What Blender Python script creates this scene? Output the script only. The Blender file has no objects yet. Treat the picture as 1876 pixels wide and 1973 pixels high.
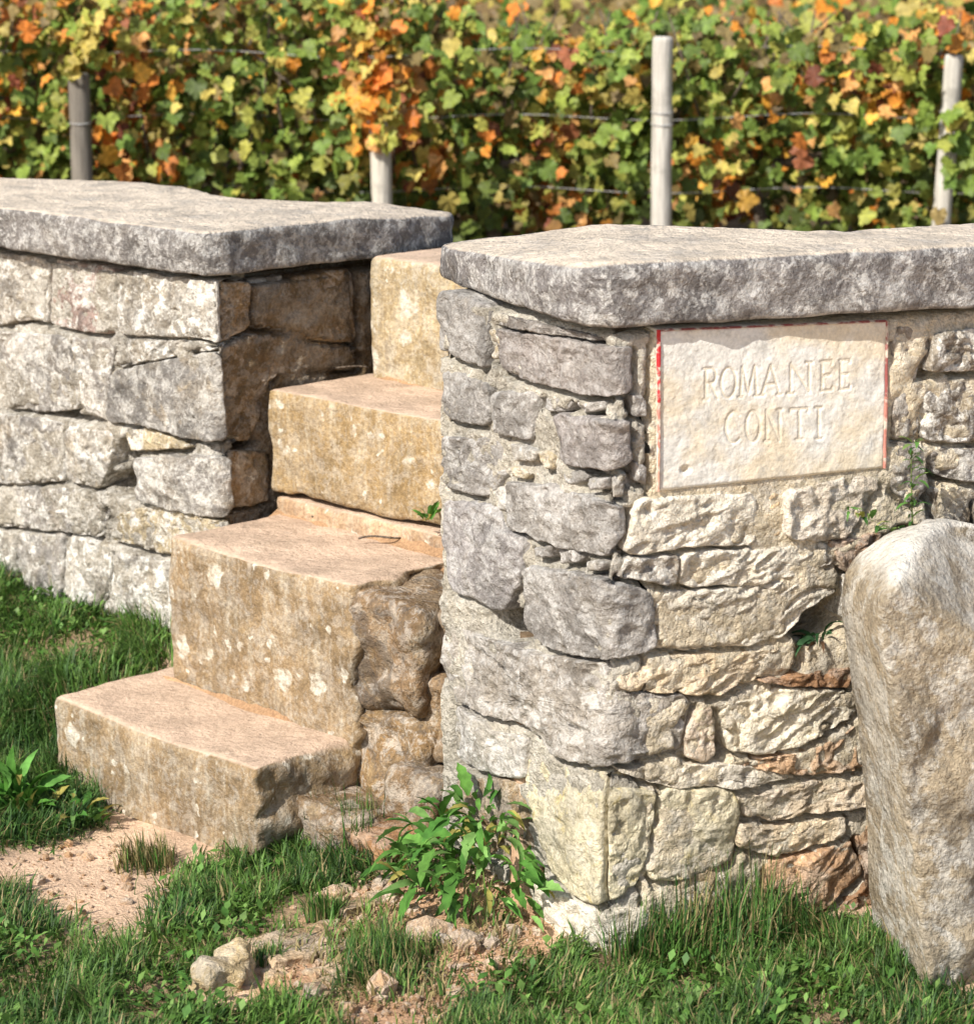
import bpy, math, random
import numpy as np
from mathutils import Vector, Matrix, Quaternion

random.seed(7); RNG = np.random.default_rng(7)
SC = bpy.context.scene
COL = SC.collection

# ------------------------------------------------------------------ camera, sky, sun, exposure
F_PX, CX, CY, CAM_H = 4920.0, 938.0, 986.0, 1.75          # focal length and centre, in units of a 1876 x 1973 picture
TH = math.atan((986 + 150) / F_PX)                         # downward tilt
cam_d = bpy.data.cameras.new('camera'); cam = bpy.data.objects.new('camera', cam_d); COL.objects.link(cam)
cam.location = (0, 0, CAM_H); cam.rotation_euler = (math.pi / 2 - TH, 0, 0)
cam_d.sensor_fit = 'VERTICAL'; cam_d.sensor_height = 24.0; cam_d.lens = 24.0 * F_PX / 1973.0
cam_d.clip_start = 0.05; cam_d.clip_end = 2000
cam_d.dof.use_dof = True; cam_d.dof.focus_distance = 4.7; cam_d.dof.aperture_fstop = 3.9
SC.camera = cam

SUN_EL = math.radians(41); SUN_H = np.array([-0.668, -0.744]); SUN_H = SUN_H / np.linalg.norm(SUN_H)
world = bpy.data.worlds.new('World'); SC.world = world; world.use_nodes = True
wn = world.node_tree; wn.nodes.clear()
w_out = wn.nodes.new('ShaderNodeOutputWorld'); w_bg = wn.nodes.new('ShaderNodeBackground'); w_sky = wn.nodes.new('ShaderNodeTexSky')
w_sky.sky_type = 'NISHITA'; w_sky.sun_disc = False; w_sky.sun_elevation = SUN_EL
w_sky.sun_rotation = math.atan2(SUN_H[0], SUN_H[1]); w_sky.air_density = 1.0; w_sky.dust_density = 1.5; w_sky.ozone_density = 1.0
w_bg.inputs['Strength'].default_value = 0.115
wn.links.new(w_sky.outputs[0], w_bg.inputs[0]); wn.links.new(w_bg.outputs[0], w_out.inputs[0])
sun_d = bpy.data.lights.new('sun', 'SUN'); sun = bpy.data.objects.new('sun', sun_d); COL.objects.link(sun)
sun_d.energy = 4.6; sun_d.angle = math.radians(0.5); sun_d.color = (1.0, 0.955, 0.88)
s_dir = Vector((SUN_H[0] * math.cos(SUN_EL), SUN_H[1] * math.cos(SUN_EL), math.sin(SUN_EL)))
sun.rotation_euler = s_dir.to_track_quat('Z', 'Y').to_euler(); sun.location = (-3, -4, 6)
SC.view_settings.view_transform = 'Standard'; SC.view_settings.look = 'None'
SC.view_settings.exposure = 0.45; SC.view_settings.gamma = 1.0
SC.render.filter_size = 1.8
SC.cycles.max_bounces = 6; SC.cycles.diffuse_bounces = 3; SC.cycles.glossy_bounces = 2; SC.cycles.transmission_bounces = 4

# ------------------------------------------------------------------ geometry helpers
sT, cT = math.sin(TH), math.cos(TH)
def ray(px, py):
    u = (px - CX) / F_PX; v = (CY - py) / F_PX
    return np.array([u, cT + v * sT, -sT + v * cT])
def on_z(px, py, z):
    d = ray(px, py); return np.array([0, 0, CAM_H]) + d * (z - CAM_H) / d[2]
def on_y(px, py, y):
    d = ray(px, py); return np.array([0, 0, CAM_H]) + d * y / d[1]
def on_v(px, py, P, dr):
    n = np.array([-dr[1], dr[0]]); d = ray(px, py)
    return np.array([0, 0, CAM_H]) + d * (n @ np.asarray(P)[:2]) / (n @ d[:2])
def bearing(x):
    d = ray(x, -150)[:2]; return d / np.linalg.norm(d)
AX = -bearing(-4000); BX = bearing(6100)       # along the left wall (to the right) / up the stairs
CXD = bearing(13500); DXD = -bearing(-2450)    # along the right-hand wall / along the face beside the stairs
KR = on_z(1165, 1840, 0)[:2]                   # corner of the right-hand wall
KL = np.array([-0.571, 5.386])                 # corner of the left wall at the stairs
def AB(a, b): return AX * a + BX * b

def _h(ix, iy, iz):
    n = (ix * 374761393 + iy * 668265263 + iz * 2147483647) & 0xFFFFFFFF
    n = ((n ^ (n >> 13)) * 1274126177) & 0xFFFFFFFF
    n = ((n ^ (n >> 16)) * 2246822519) & 0xFFFFFFFF
    return ((n ^ (n >> 15)) & 0xFFFFFF) / float(0xFFFFFF)
def vnoise(p):
    p = np.asarray(p, float) + 1000.0
    i = np.floor(p).astype(np.int64); f = p - i; f = f * f * f * (f * (f * 6 - 15) + 10)
    x, y, z = i[:, 0], i[:, 1], i[:, 2]; fx, fy, fz = f[:, 0], f[:, 1], f[:, 2]
    r = 0
    for dx in (0, 1):
        for dy in (0, 1):
            for dz in (0, 1):
                w = (fx if dx else 1 - fx) * (fy if dy else 1 - fy) * (fz if dz else 1 - fz)
                r = r + w * _h(x + dx, y + dy, z + dz)
    return r * 2 - 1
def fbm(p, f, o=4, g=0.52):
    p = np.asarray(p, float) * f; a = 1.0; r = 0; t = 0
    for k in range(o):
        r = r + a * vnoise(p + k * 17.31); t += a; a *= g; p = p * 2.03
    return r / t
def worley(p, f, seed=0):
    p = np.asarray(p, float) * f + 500.0; i = np.floor(p).astype(np.int64); best = np.full(len(p), 9.0)
    for dx in (-1, 0, 1):
        for dy in (-1, 0, 1):
            for dz in (-1, 0, 1):
                c = i + np.array([dx, dy, dz])
                q = c + np.stack([_h(c[:, 0] + s * 71 + seed, c[:, 1], c[:, 2] + s * 13) for s in (1, 2, 3)], 1)
                best = np.minimum(best, ((p - q) ** 2).sum(1))
    return np.sqrt(best)

WORG = {}
def mk(name, verts, faces, mat, parent=None, origin=None, color=None, smooth=True):
    verts = np.asarray(verts, float)
    if origin is None: origin = verts.mean(0)
    origin = np.asarray(origin, float)
    me = bpy.data.meshes.new(name)
    me.from_pydata((verts - origin).tolist(), [], faces if isinstance(faces, list) else faces.tolist())
    if smooth: me.polygons.foreach_set('use_smooth', [True] * len(me.polygons))
    if mat: me.materials.append(mat)
    me.update()
    o = bpy.data.objects.new(name, me); COL.objects.link(o)
    WORG[o.name] = origin
    if parent: o.parent = parent; o.location = origin - WORG[parent.name]
    else: o.location = origin
    if color is not None: o.color = color
    return o
def inst(name, mesh, parent, loc, rot, scale, color=None):
    o = bpy.data.objects.new(name, mesh); COL.objects.link(o); WORG[o.name] = np.asarray(loc, float)
    o.parent = parent; o.location = np.asarray(loc) - (WORG[parent.name] if parent else 0)
    o.rotation_mode = 'QUATERNION'; o.rotation_quaternion = rot
    o.scale = scale if hasattr(scale, '__len__') else (scale,) * 3
    if color is not None: o.color = color
    return o
def thing(name, loc, label, cat, group=None):
    o = bpy.data.objects.new(name, None); COL.objects.link(o); o.empty_display_size = 0.1
    o.location = loc; WORG[o.name] = np.asarray(loc, float); tag(o, label, cat, group); return o
def tag(o, label=None, cat=None, group=None, kind=None):
    if label: o['label'] = label
    if cat: o['category'] = cat
    if group: o['group'] = group
    if kind: o['kind'] = kind
    return o

def srgb(r, g, b):
    f = lambda c: (c / 255 / 12.92) if c / 255 <= 0.04045 else ((c / 255 + 0.055) / 1.055) ** 2.4
    return (f(r), f(g), f(b))
def alb(r, g, b, a=0.5, k=1.45):              # base colour of a lit surface that shows as r, g, b
    c = srgb(r, g, b); return (min(c[0] / k, .82), min(c[1] / k, .82), min(c[2] / k, .82), a)

# ------------------------------------------------------------------ materials
class NT:
    def __init__(s, name):
        s.m = bpy.data.materials.new(name); s.m.use_nodes = True; s.t = s.m.node_tree; s.t.nodes.clear()
        s.out = s.n('ShaderNodeOutputMaterial')
    def n(s, typ, **kw):
        x = s.t.nodes.new(typ)
        for k, v in kw.items(): setattr(x, k, v)
        return x
    def l(s, a, b): s.t.links.new(a, b)
    def noise(s, vec, scale, detail=4, rough=.55, dist=0.0):
        x = s.n('ShaderNodeTexNoise'); x.inputs['Scale'].default_value = scale; x.inputs['Detail'].default_value = detail
        x.inputs['Roughness'].default_value = rough; x.inputs['Distortion'].default_value = dist
        if vec is not None: s.l(vec, x.inputs['Vector'])
        return x.outputs[0]
    def ss(s, v, a, b, lo=0.0, hi=1.0):
        x = s.n('ShaderNodeMapRange', interpolation_type='SMOOTHSTEP')
        x.inputs[1].default_value = a; x.inputs[2].default_value = b; x.inputs[3].default_value = lo; x.inputs[4].default_value = hi
        s.l(v, x.inputs[0]); return x.outputs[0]
    def math(s, op, a, b):
        x = s.n('ShaderNodeMath', operation=op)
        for k, v in ((0, a), (1, b)):
            if isinstance(v, (int, float)): x.inputs[k].default_value = v
            else: s.l(v, x.inputs[k])
        return x.outputs[0]
    def mix(s, fac, a, b, mode='MIX'):
        x = s.n('ShaderNodeMix', data_type='RGBA', blend_type=mode)
        for idx, v in ((0, fac), (6, a), (7, b)):
            if isinstance(v, (int, float)): x.inputs[idx].default_value = v
            elif isinstance(v, tuple): x.inputs[idx].default_value = (v + (1,))[:4]
            else: s.l(v, x.inputs[idx])
        return x.outputs[2]
    def mul(s, col, fac):                     # colour * scalar
        x = s.n('ShaderNodeVectorMath', operation='SCALE'); s.l(col, x.inputs[0]); s.l(fac, x.inputs['Scale']); return x.outputs[0]
    def bsdf(s, col, rough=.9, bump=None, bdist=.01, bstr=1.0, spec=.2):
        b = s.n('ShaderNodeBsdfPrincipled')
        if isinstance(col, tuple): b.inputs['Base Color'].default_value = (col + (1,))[:4]
        else: s.l(col, b.inputs['Base Color'])
        b.inputs['Roughness'].default_value = rough; b.inputs['Specular IOR Level'].default_value = spec
        if bump is not None:
            bm = s.n('ShaderNodeBump'); bm.inputs['Distance'].default_value = bdist; bm.inputs['Strength'].default_value = bstr
            s.l(bump, bm.inputs['Height']); s.l(bm.outputs[0], b.inputs['Normal'])
        s.l(b.outputs[0], s.out.inputs[0]); return b

def stone_mat(name, top=None, lich=(.70, .68, .62), lich_amt=.8, dark=(.10, .092, .085), dark_amt=.6, ochre=(.44, .33, .18), ochre_amt=.35,
              lscale=24, vspots=False, bdist=.016, streak=0.0, warm=(.46, .38, .27), top_lo=.55, top_a=.62):
    t = NT(name); geo = t.n('ShaderNodeNewGeometry'); p = geo.outputs['Position']; oi = t.n('ShaderNodeObjectInfo')
    n1 = t.noise(p, 6, 6, .65); n2 = t.noise(p, 28, 6, .66); n3 = t.noise(p, 120, 4, .65); n4 = t.noise(p, 13, 6, .68, .8); n5 = t.noise(p, 62, 5, .65)
    col = t.mul(oi.outputs['Color'], t.ss(n1, .32, .68, .62, 1.22))
    lam = oi.outputs['Alpha']
    col = t.mix(t.math('MULTIPLY', t.ss(t.noise(p, 9, 5, .6, .5), .45, .66), .30), col, warm)
    col = t.mix(t.math('MULTIPLY', t.ss(n4, .54, .66), ochre_amt), col, ochre)
    l1 = t.ss(t.noise(p, lscale, 8, .74, .5), .49, .57); l2 = t.ss(t.noise(p, lscale * 3.1, 5, .7), .56, .63)
    l3 = t.math('MULTIPLY', t.ss(t.noise(p, lscale * .33, 9, .78, .3), .52, .58), .75); l1 = t.math('MAXIMUM', l1, l3)
    lm = t.math('MULTIPLY', t.math('MULTIPLY', t.math('MAXIMUM', l1, t.math('MULTIPLY', l2, .45)), lich_amt), lam)
    col = t.mix(lm, col, lich)
    if streak:
        mp = t.n('ShaderNodeMapping'); mp.inputs['Scale'].default_value = (1, 1, .16); t.l(p, mp.inputs[0])
        sk = t.noise(mp.outputs[0], 55, 6, .68)
        col = t.mix(t.math('MULTIPLY', t.ss(sk, .50, .64), streak), col, (.60, .55, .44)); col = t.mix(t.math('MULTIPLY', t.ss(sk, .50, .38), streak), col, (.24, .16, .075))
    d1 = t.ss(t.noise(p, lscale * 1.4, 8, .76), .53, .62); d2 = t.ss(t.noise(p, lscale * 4.5, 4, .7), .58, .65)
    d3 = t.math('MULTIPLY', t.ss(t.noise(p, lscale * .27, 9, .78, .6), .53, .61), .75); d1 = t.math('MAXIMUM', t.math('MULTIPLY', d1, .7), d3)
    col = t.mix(t.math('MULTIPLY', t.math('MAXIMUM', d1, t.math('MULTIPLY', d2, .55)), dark_amt), col, dark)
    if vspots:
        nn = t.n('ShaderNodeTexNoise'); nn.inputs['Scale'].default_value = 30; nn.inputs['Detail'].default_value = 4; t.l(p, nn.inputs['Vector'])
        sc = t.n('ShaderNodeVectorMath', operation='SCALE'); sc.inputs['Scale'].default_value = .045; t.l(nn.outputs['Color'], sc.inputs[0])
        wob = t.n('ShaderNodeVectorMath', operation='ADD'); t.l(p, wob.inputs[0]); t.l(sc.outputs[0], wob.inputs[1])
        for vs, thr, rmax in ((13, .48, .36), (31, .5, .36)):
            vo = t.n('ShaderNodeTexVoronoi'); vo.inputs['Scale'].default_value = vs; t.l(wob.outputs[0], vo.inputs['Vector'])
            sep = t.n('ShaderNodeSeparateColor'); t.l(vo.outputs['Color'], sep.inputs[0])
            blob = t.ss(t.math('SUBTRACT', t.ss(sep.outputs[0], thr, 1.0, 0.0, rmax), vo.outputs['Distance']), -.03, .07)
            col = t.mix(t.math('MULTIPLY', blob, t.ss(n5, .32, .58, .2, .9)), col, (.64, .585, .48))
    col = t.mul(col, t.ss(n3, .28, .72, .74, 1.20))
    nz = t.n('ShaderNodeSeparateXYZ'); t.l(geo.outputs['Normal'], nz.inputs[0])
    if top:
        tf = t.math('MULTIPLY', t.ss(nz.outputs[2], top_a, top_a + .28), t.ss(t.noise(p, 8, 9, .78), .36, .54, top_lo, 1.0))
        tc = t.mix(t.ss(t.noise(p, 11, 6, .65), .35, .65), top, tuple(c * .74 for c in top))
        tc = t.mul(tc, t.ss(n3, .25, .75, .86, 1.12)); col = t.mix(tf, col, tc)
    bh = t.math('ADD', n2, t.math('ADD', t.math('MULTIPLY', n5, .5), t.math('MULTIPLY', n3, .25)))
    t.bsdf(col, .95, bh, bdist, 1.0, .1)
    return t.m

M_STONE = stone_mat('limestone', lich=(.78, .75, .68), lich_amt=.95, dark_amt=.70)
M_CREAM = stone_mat('cream_limestone', lich=(.82, .78, .70), lich_amt=.55, dark_amt=.20, ochre=(.56, .45, .30), ochre_amt=.28, lscale=18, bdist=.020, warm=(.62, .55, .44))
M_YELLOW = stone_mat('yellow_stained_limestone', lich=(.76, .72, .62), lich_amt=.6, dark_amt=.22, ochre=(.58, .46, .18), ochre_amt=.8, lscale=14, bdist=.016, warm=(.68, .60, .40))
M_COPING = stone_mat('coping_limestone', top=(.76, .64, .50), lich=(.76, .74, .69), lich_amt=.8, dark_amt=.66, ochre_amt=.08, lscale=30, bdist=.018, warm=(.40, .37, .34))
M_STEP = stone_mat('step_stone', top_lo=.82, top=(.64, .47, .34), lich_amt=.30, dark_amt=.22, ochre=(.36, .25, .12), ochre_amt=.35, lscale=34, vspots=True, streak=.26, bdist=.010)
M_BOULDER = stone_mat('boulder_stone', top_a=.52, top_lo=.6, top=(.78, .73, .64), lich_amt=.75, dark_amt=.45, ochre_amt=.12, warm=(.48, .44, .37), lscale=15, bdist=.022)  # whitish top: the sunlit look of the upper facet put into the colour
M_MORTAR = stone_mat('mortar', lich=(.76, .72, .64), lich_amt=.7, dark_amt=.36, ochre_amt=.12, lscale=26, bdist=.026, warm=(.50, .46, .39))
M_GREY = stone_mat('grey_limestone', lich=(.72, .70, .66), lich_amt=.55, dark_amt=.40, ochre_amt=.08, warm=(.40, .375, .35))

def sign_mat():
    t = NT('sign_stone'); geo = t.n('ShaderNodeNewGeometry'); p = geo.outputs['Position']
    col = t.mix(t.ss(t.noise(p, 9, 5, .6), .40, .62), (.73, .71, .65), (.70, .61, .46))
    col = t.mix(t.math('MULTIPLY', t.ss(t.noise(p, 22, 6, .7), .50, .68), .50), col, (.46, .45, .41))
    col = t.mul(col, t.ss(t.noise(p, 160, 3, .6), .25, .75, .86, 1.10))
    t.bsdf(col, .9, t.noise(p, 60, 4, .6), .004, .8, .15); return t.m
M_SIGN = sign_mat()
def simple_noise_mat(name, c1, c2, scale, bump=.003, rough=.85, obj=False, bscale=None, lo=.38, hi=.62):
    t = NT(name); geo = t.n('ShaderNodeNewGeometry'); p = geo.outputs['Position']
    if obj:
        oi = t.n('ShaderNodeObjectInfo'); a = oi.outputs['Color']; f = t.ss(t.noise(p, scale, 5, .65), lo, hi)
        col = t.mix(f, a, c2)
    else: col = t.mix(t.ss(t.noise(p, scale, 5, .65), lo, hi), c1, c2)
    t.bsdf(col, rough, t.noise(p, bscale or scale * 3, 4), bump, .8, .2); return t.m
M_PAINT = simple_noise_mat('faded_red_paint', None, (.62, .54, .44), 55, .002, .8, obj=True, lo=.46, hi=.62)
M_LETTER = simple_noise_mat('letter_patina_shade', (.74, .68, .55), (.66, .59, .46), 60, .002)  # tan patina that also stands in for shade in the carved strokes

def wood_mat():
    t = NT('weathered_wood'); geo = t.n('ShaderNodeNewGeometry'); mp = t.n('ShaderNodeMapping'); mp.inputs['Scale'].default_value = (1, 1, .07)
    t.l(geo.outputs['Position'], mp.inputs[0]); v = mp.outputs[0]; oi = t.n('ShaderNodeObjectInfo')
    n = t.noise(v, 90, 5, .6); col = t.mul(oi.outputs['Color'], t.ss(n, .3, .7, .70, 1.12))
    col = t.mix(t.math('MULTIPLY', t.ss(t.noise(geo.outputs['Position'], 9, 4), .55, .7), .5), col, (.22, .20, .17))
    t.bsdf(col, .85, n, .006, .8, .2); return t.m
M_WOOD = wood_mat()
M_WIRE = simple_noise_mat('galvanised_wire', (.45, .45, .44), (.30, .28, .26), 40, .001, .5)
M_BARK = simple_noise_mat('vine_bark', (.10, .075, .055), (.20, .16, .12), 40, .02, .95)

def leaf_mat(name, attr=False, trans=.35, spec=.35, rough=.55):
    t = NT(name); geo = t.n('ShaderNodeNewGeometry')
    if attr:
        a = t.n('ShaderNodeVertexColor'); a.layer_name = 'Col'; col = a.outputs[0]
    else:
        oi = t.n('ShaderNodeObjectInfo'); col = oi.outputs['Color']
    n = t.noise(geo.outputs['Position'], 45, 4, .6)
    col = t.mul(col, t.ss(n, .3, .7, .70, 1.22))
    b = t.n('ShaderNodeBsdfPrincipled'); t.l(col, b.inputs['Base Color']); b.inputs['Roughness'].default_value = rough; b.inputs['Specular IOR Level'].default_value = spec
    tr = t.n('ShaderNodeBsdfTranslucent'); t.l(col, tr.inputs[0])
    mx = t.n('ShaderNodeMixShader'); mx.inputs[0].default_value = trans
    t.l(b.outputs[0], mx.inputs[1]); t.l(tr.outputs[0], mx.inputs[2]); t.l(mx.outputs[0], t.out.inputs[0]); return t.m
M_LEAF = leaf_mat('vine_leaf'); M_LEAFV = leaf_mat('vine_foliage', attr=True); M_GRASS = leaf_mat('grass_blade', attr=True, trans=.3, spec=.3)
M_WEED = leaf_mat('weed_leaf', trans=.28, spec=.12, rough=.75)

def ground_mat():
    t = NT('dry_earth'); geo = t.n('ShaderNodeNewGeometry'); p = geo.outputs['Position']
    a = t.n('ShaderNodeVertexColor'); a.layer_name = 'Col'
    n1 = t.noise(p, 6, 6, .6); n2 = t.noise(p, 34, 6, .65); n3 = t.noise(p, 170, 3, .6)
    col = t.mul(a.outputs[0], t.ss(n1, .3, .7, .80, 1.15))
    col = t.mix(t.math('MULTIPLY', t.ss(n2, .55, .68), .35), col, (.26, .15, .085))
    col = t.mul(col, t.ss(n3, .25, .75, .76, 1.2))
    bh = t.math('ADD', n2, t.math('MULTIPLY', n3, .5))
    t.bsdf(col, .95, bh, .012, .9, .1); return t.m
M_GROUND = ground_mat()

# ------------------------------------------------------------------ wall surfaces: a face that turns a rounded corner
def bent(K, d1, d2, r):
    def surf(s, z, h):
        s = np.asarray(s, float); t = np.clip((s + r) / (2 * r), 0, 1)[:, None]; S = s[:, None]
        P0, P1, P2 = K - d1 * r, K, K + d2 * r
        bz = (1 - t) ** 2 * P0 + 2 * t * (1 - t) * P1 + t ** 2 * P2
        p = np.where(S < -r, K + d1 * S, np.where(S > r, K + d2 * S, bz))
        tg = (1 - t) * d1 + t * d2; tg = tg / np.linalg.norm(tg, axis=1)[:, None]
        n = np.stack([tg[:, 1], -tg[:, 0]], 1)
        q = p + n * np.asarray(h)[:, None]
        return np.column_stack([q, z])
    return surf
SURF_L = bent(KL, AX, BX, .025); SURF_R = bent(KR, DXD, CXD, .016)
def sz_left(px, py):
    d = AX if px < 429 else BX; q = on_v(px, py, KL, d); return ((q[:2] - KL) @ d, q[2])
def sz_right(px, py):
    d = DXD if px < 1165 else CXD; q = on_v(px, py, KR, d); return ((q[:2] - KR) @ d, q[2])
# picture windows the outlines were measured in
def W3(p): return [(.5 * x, 317.6 + .5 * y) for x, y in p]
def W4(p): return [(781.7 + .58334 * x, 415.3 + .58334 * y) for x, y in p]
def W5(p): return [(.50457 * x, 977.1 + .50457 * y) for x, y in p]
def W6(p): return [(781.7 + .58334 * x, 1074.8 + .58334 * y) for x, y in p]

def resample(P, n):
    P = np.asarray(P, float); Q = np.vstack([P, P[:1]]); L = np.r_[0, np.cumsum(np.linalg.norm(np.diff(Q, axis=0), axis=1))]
    t = np.linspace(0, L[-1], n, endpoint=False)
    return np.column_stack([np.interp(t, L, Q[:, k]) for k in range(2)])
def chaikin(P, k=.2):
    P = np.asarray(P, float); N = np.roll(P, -1, 0)
    return np.stack([P * (1 - k) + N * k, P * k + N * (1 - k)], 1).reshape(-1, 2)
def perim(P): return np.linalg.norm(np.roll(P, -1, 0) - P, axis=1).sum()
def centroid(P):
    x, y = P[:, 0], P[:, 1]; x1, y1 = np.roll(x, -1), np.roll(y, -1); c = x * y1 - x1 * y; A = c.sum() / 2
    if abs(A) < 1e-9: return P.mean(0)
    return np.array([((x + x1) * c).sum() / (6 * A), ((y + y1) * c).sum() / (6 * A)])
def ringfaces(nr, n):                          # centre vertex 0, then nr rings of n
    f = [[0, 1 + j, 1 + (j + 1) % n] for j in range(n)]
    for i in range(nr - 1):
        a = 1 + i * n; b = a + n
        f += [[a + j, b + j, b + (j + 1) % n, a + (j + 1) % n] for j in range(n)]
    return f
SEED = [0]
JOINTS = {}
def stone_piece(surf, sz, mat, parent, color, proud=.004, rough=.006, edge=.004, bulge=.0, depth=.07, tilt=.09, diag=False, jit=.006, grow=.002, name='stone'):
    SEED[0] += 1; sd = SEED[0]; rs = np.random.default_rng(sd)
    P0 = np.asarray(sz, float); c0 = centroid(P0); P0 = c0 + (P0 - c0) * (1 + grow / np.linalg.norm(P0 - c0, axis=1).mean() * 1.0)
    P = chaikin(P0, .09); n = int(np.clip(perim(P) / .0065, 50, 200)); P = resample(P, n)
    q3 = np.column_stack([P, np.full(n, sd * 3.7)])
    P = P + jit * np.column_stack([fbm(q3, 30, 4, .7), fbm(q3 + 50, 30, 4, .7)])
    JOINTS.setdefault(id(surf), []).append((P, c0))
    c = centroid(P); L = np.linalg.norm(P - c, axis=1); nr = int(np.clip(L.max() / .0075, 8, 30))
    r = np.sin(np.linspace(0, 1, nr + 1)[1:] * np.pi / 2) * .6 + np.linspace(0, 1, nr + 1)[1:] * .4
    S = np.vstack([c[None]] + [c + (P - c) * k for k in r]); R = np.r_[0, np.repeat(r, n)]; LL = np.r_[L.mean(), np.tile(L, nr)]
    ed = edge * (1 + .8 * fbm(np.column_stack([S, np.full(len(S), sd * 1.9)]), 9, 3)); ed = np.maximum(ed, .003)
    e = (1 - R) * LL * .8; x = np.clip(e / ed, 0, 1); hed = -ed * (1 - np.sqrt(np.clip(1 - (1 - x) ** 2, 0, 1)))
    q = np.column_stack([S, np.full(len(S), sd * 5.1)])
    if diag: qq = np.column_stack([(S[:, 0] + S[:, 1] * .9) * .55, (S[:, 1] - S[:, 0] * .6) * 1.6, q[:, 2]])
    else: qq = q
    h = rough * 1.4 * fbm(qq, 9, 5, .58) + rough * .7 * (1 - np.abs(fbm(qq + 9, 26, 3)) * 3) - rough * .9 * np.clip(fbm(q + 31, 38, 3) - .22, 0, 1) * 3
    pl = None
    for k in range(4):                         # a few worn facets
        a = rs.normal(0, tilt, 2); v = (S - c) @ a + rs.uniform(.0, .008); pl = v if pl is None else np.minimum(pl, v)
    h = h + np.clip(pl, -.018, .008) * .7 + proud + bulge * (1 - R ** 2) + hed
    V = np.vstack([S, P]); H = np.r_[h, np.full(n, -depth)]
    return mk(name, surf(V[:, 0], V[:, 1], H), ringfaces(nr + 1, n), mat, parent, color=color)

def mortar_sheet(surf, s0, s1, z0, z1, mat, parent, color, holes=(), base=-.014, amp=.011, step=.0065, name='mortar', gap=.035, ztop=None, pit=None, sel=.35):
    ns = int((s1 - s0) / step); nz = int((z1 - z0) / step)
    s = np.linspace(s0, s1, ns + 1); z = np.linspace(z0, z1, nz + 1); SS, ZZ = np.meshgrid(s, z); shp = SS.shape; ds, dz = s[1] - s[0], z[1] - z[0]
    D = np.zeros(shp)
    for P, c in JOINTS.get(id(surf), []):      # open joints run under and beside the stones here and there
        N = np.roll(P, -1, 0) - np.roll(P, 1, 0); N = np.column_stack([N[:, 1], -N[:, 0]]); N /= np.linalg.norm(N, axis=1)[:, None] + 1e-9
        if ((P - c) * N).sum() < 0: N = -N
        m = np.clip(fbm(np.column_stack([P, np.full(len(P), 3.3)]), 6, 3) * 2.2 + .35 - (sel - .35) - N[:, 1] * .75, 0, 1) * (N[:, 1] < .7 - sel)
        Q = P + N * .003
        for off in ((0, 0), (1, 0), (0, 1), (1, 1)):
            i = np.clip(np.floor((Q[:, 0] - s0) / ds).astype(int) + off[0], 0, ns); j = np.clip(np.floor((Q[:, 1] - z0) / dz).astype(int) + off[1], 0, nz); np.maximum.at(D, (j, i), m)
    D = D.ravel(); SS = SS.ravel(); ZZ = ZZ.ravel()
    q = np.column_stack([SS, ZZ, np.full(len(SS), 7.7)])
    w = worley(q * [1, 1, 0], 30); w2 = worley(q * [1, 1, 0], 62, 5)
    h = base + amp * fbm(q, 10, 5) + .013 * (.55 - w) * np.clip(fbm(q + 5, 5, 2) * 2 + .6, 0, 1) + .006 * (.5 - w2) - gap * D
    for (hs, hz, rs_, rz_, dp) in holes:
        d = np.sqrt(((SS - hs) / rs_) ** 2 + ((ZZ - hz) / rz_) ** 2); h = h - dp * np.clip(1.6 - 1.2 * d, 0, 1)
    if ztop: h = h - .10 * np.clip((ZZ - ztop) / .010, 0, 1)
    if pit: h = np.where((SS > pit[0]) & (SS < pit[1]) & (ZZ > pit[2]) & (ZZ < pit[3]), np.minimum(h, .001), h)
    V = surf(SS, ZZ, h); W = ns + 1
    i = np.arange(ns)[None] + np.arange(nz)[:, None] * W; i = i.ravel()[:, None]
    return mk(name, V, np.hstack([i, i + 1, i + W + 1, i + W]), mat, parent, color=color)
def prism(name, plan, z0, z1, mat, parent=None, color=None):
    n = len(plan); V = [(x, y, z0) for x, y in plan] + [(x, y, z1) for x, y in plan]
    f = [list(range(n))[::-1], list(range(n, 2 * n))] + [[i, (i + 1) % n, n + (i + 1) % n, n + i] for i in range(n)]
    return mk(name, V, f, mat, parent, color=color, smooth=False)

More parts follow.
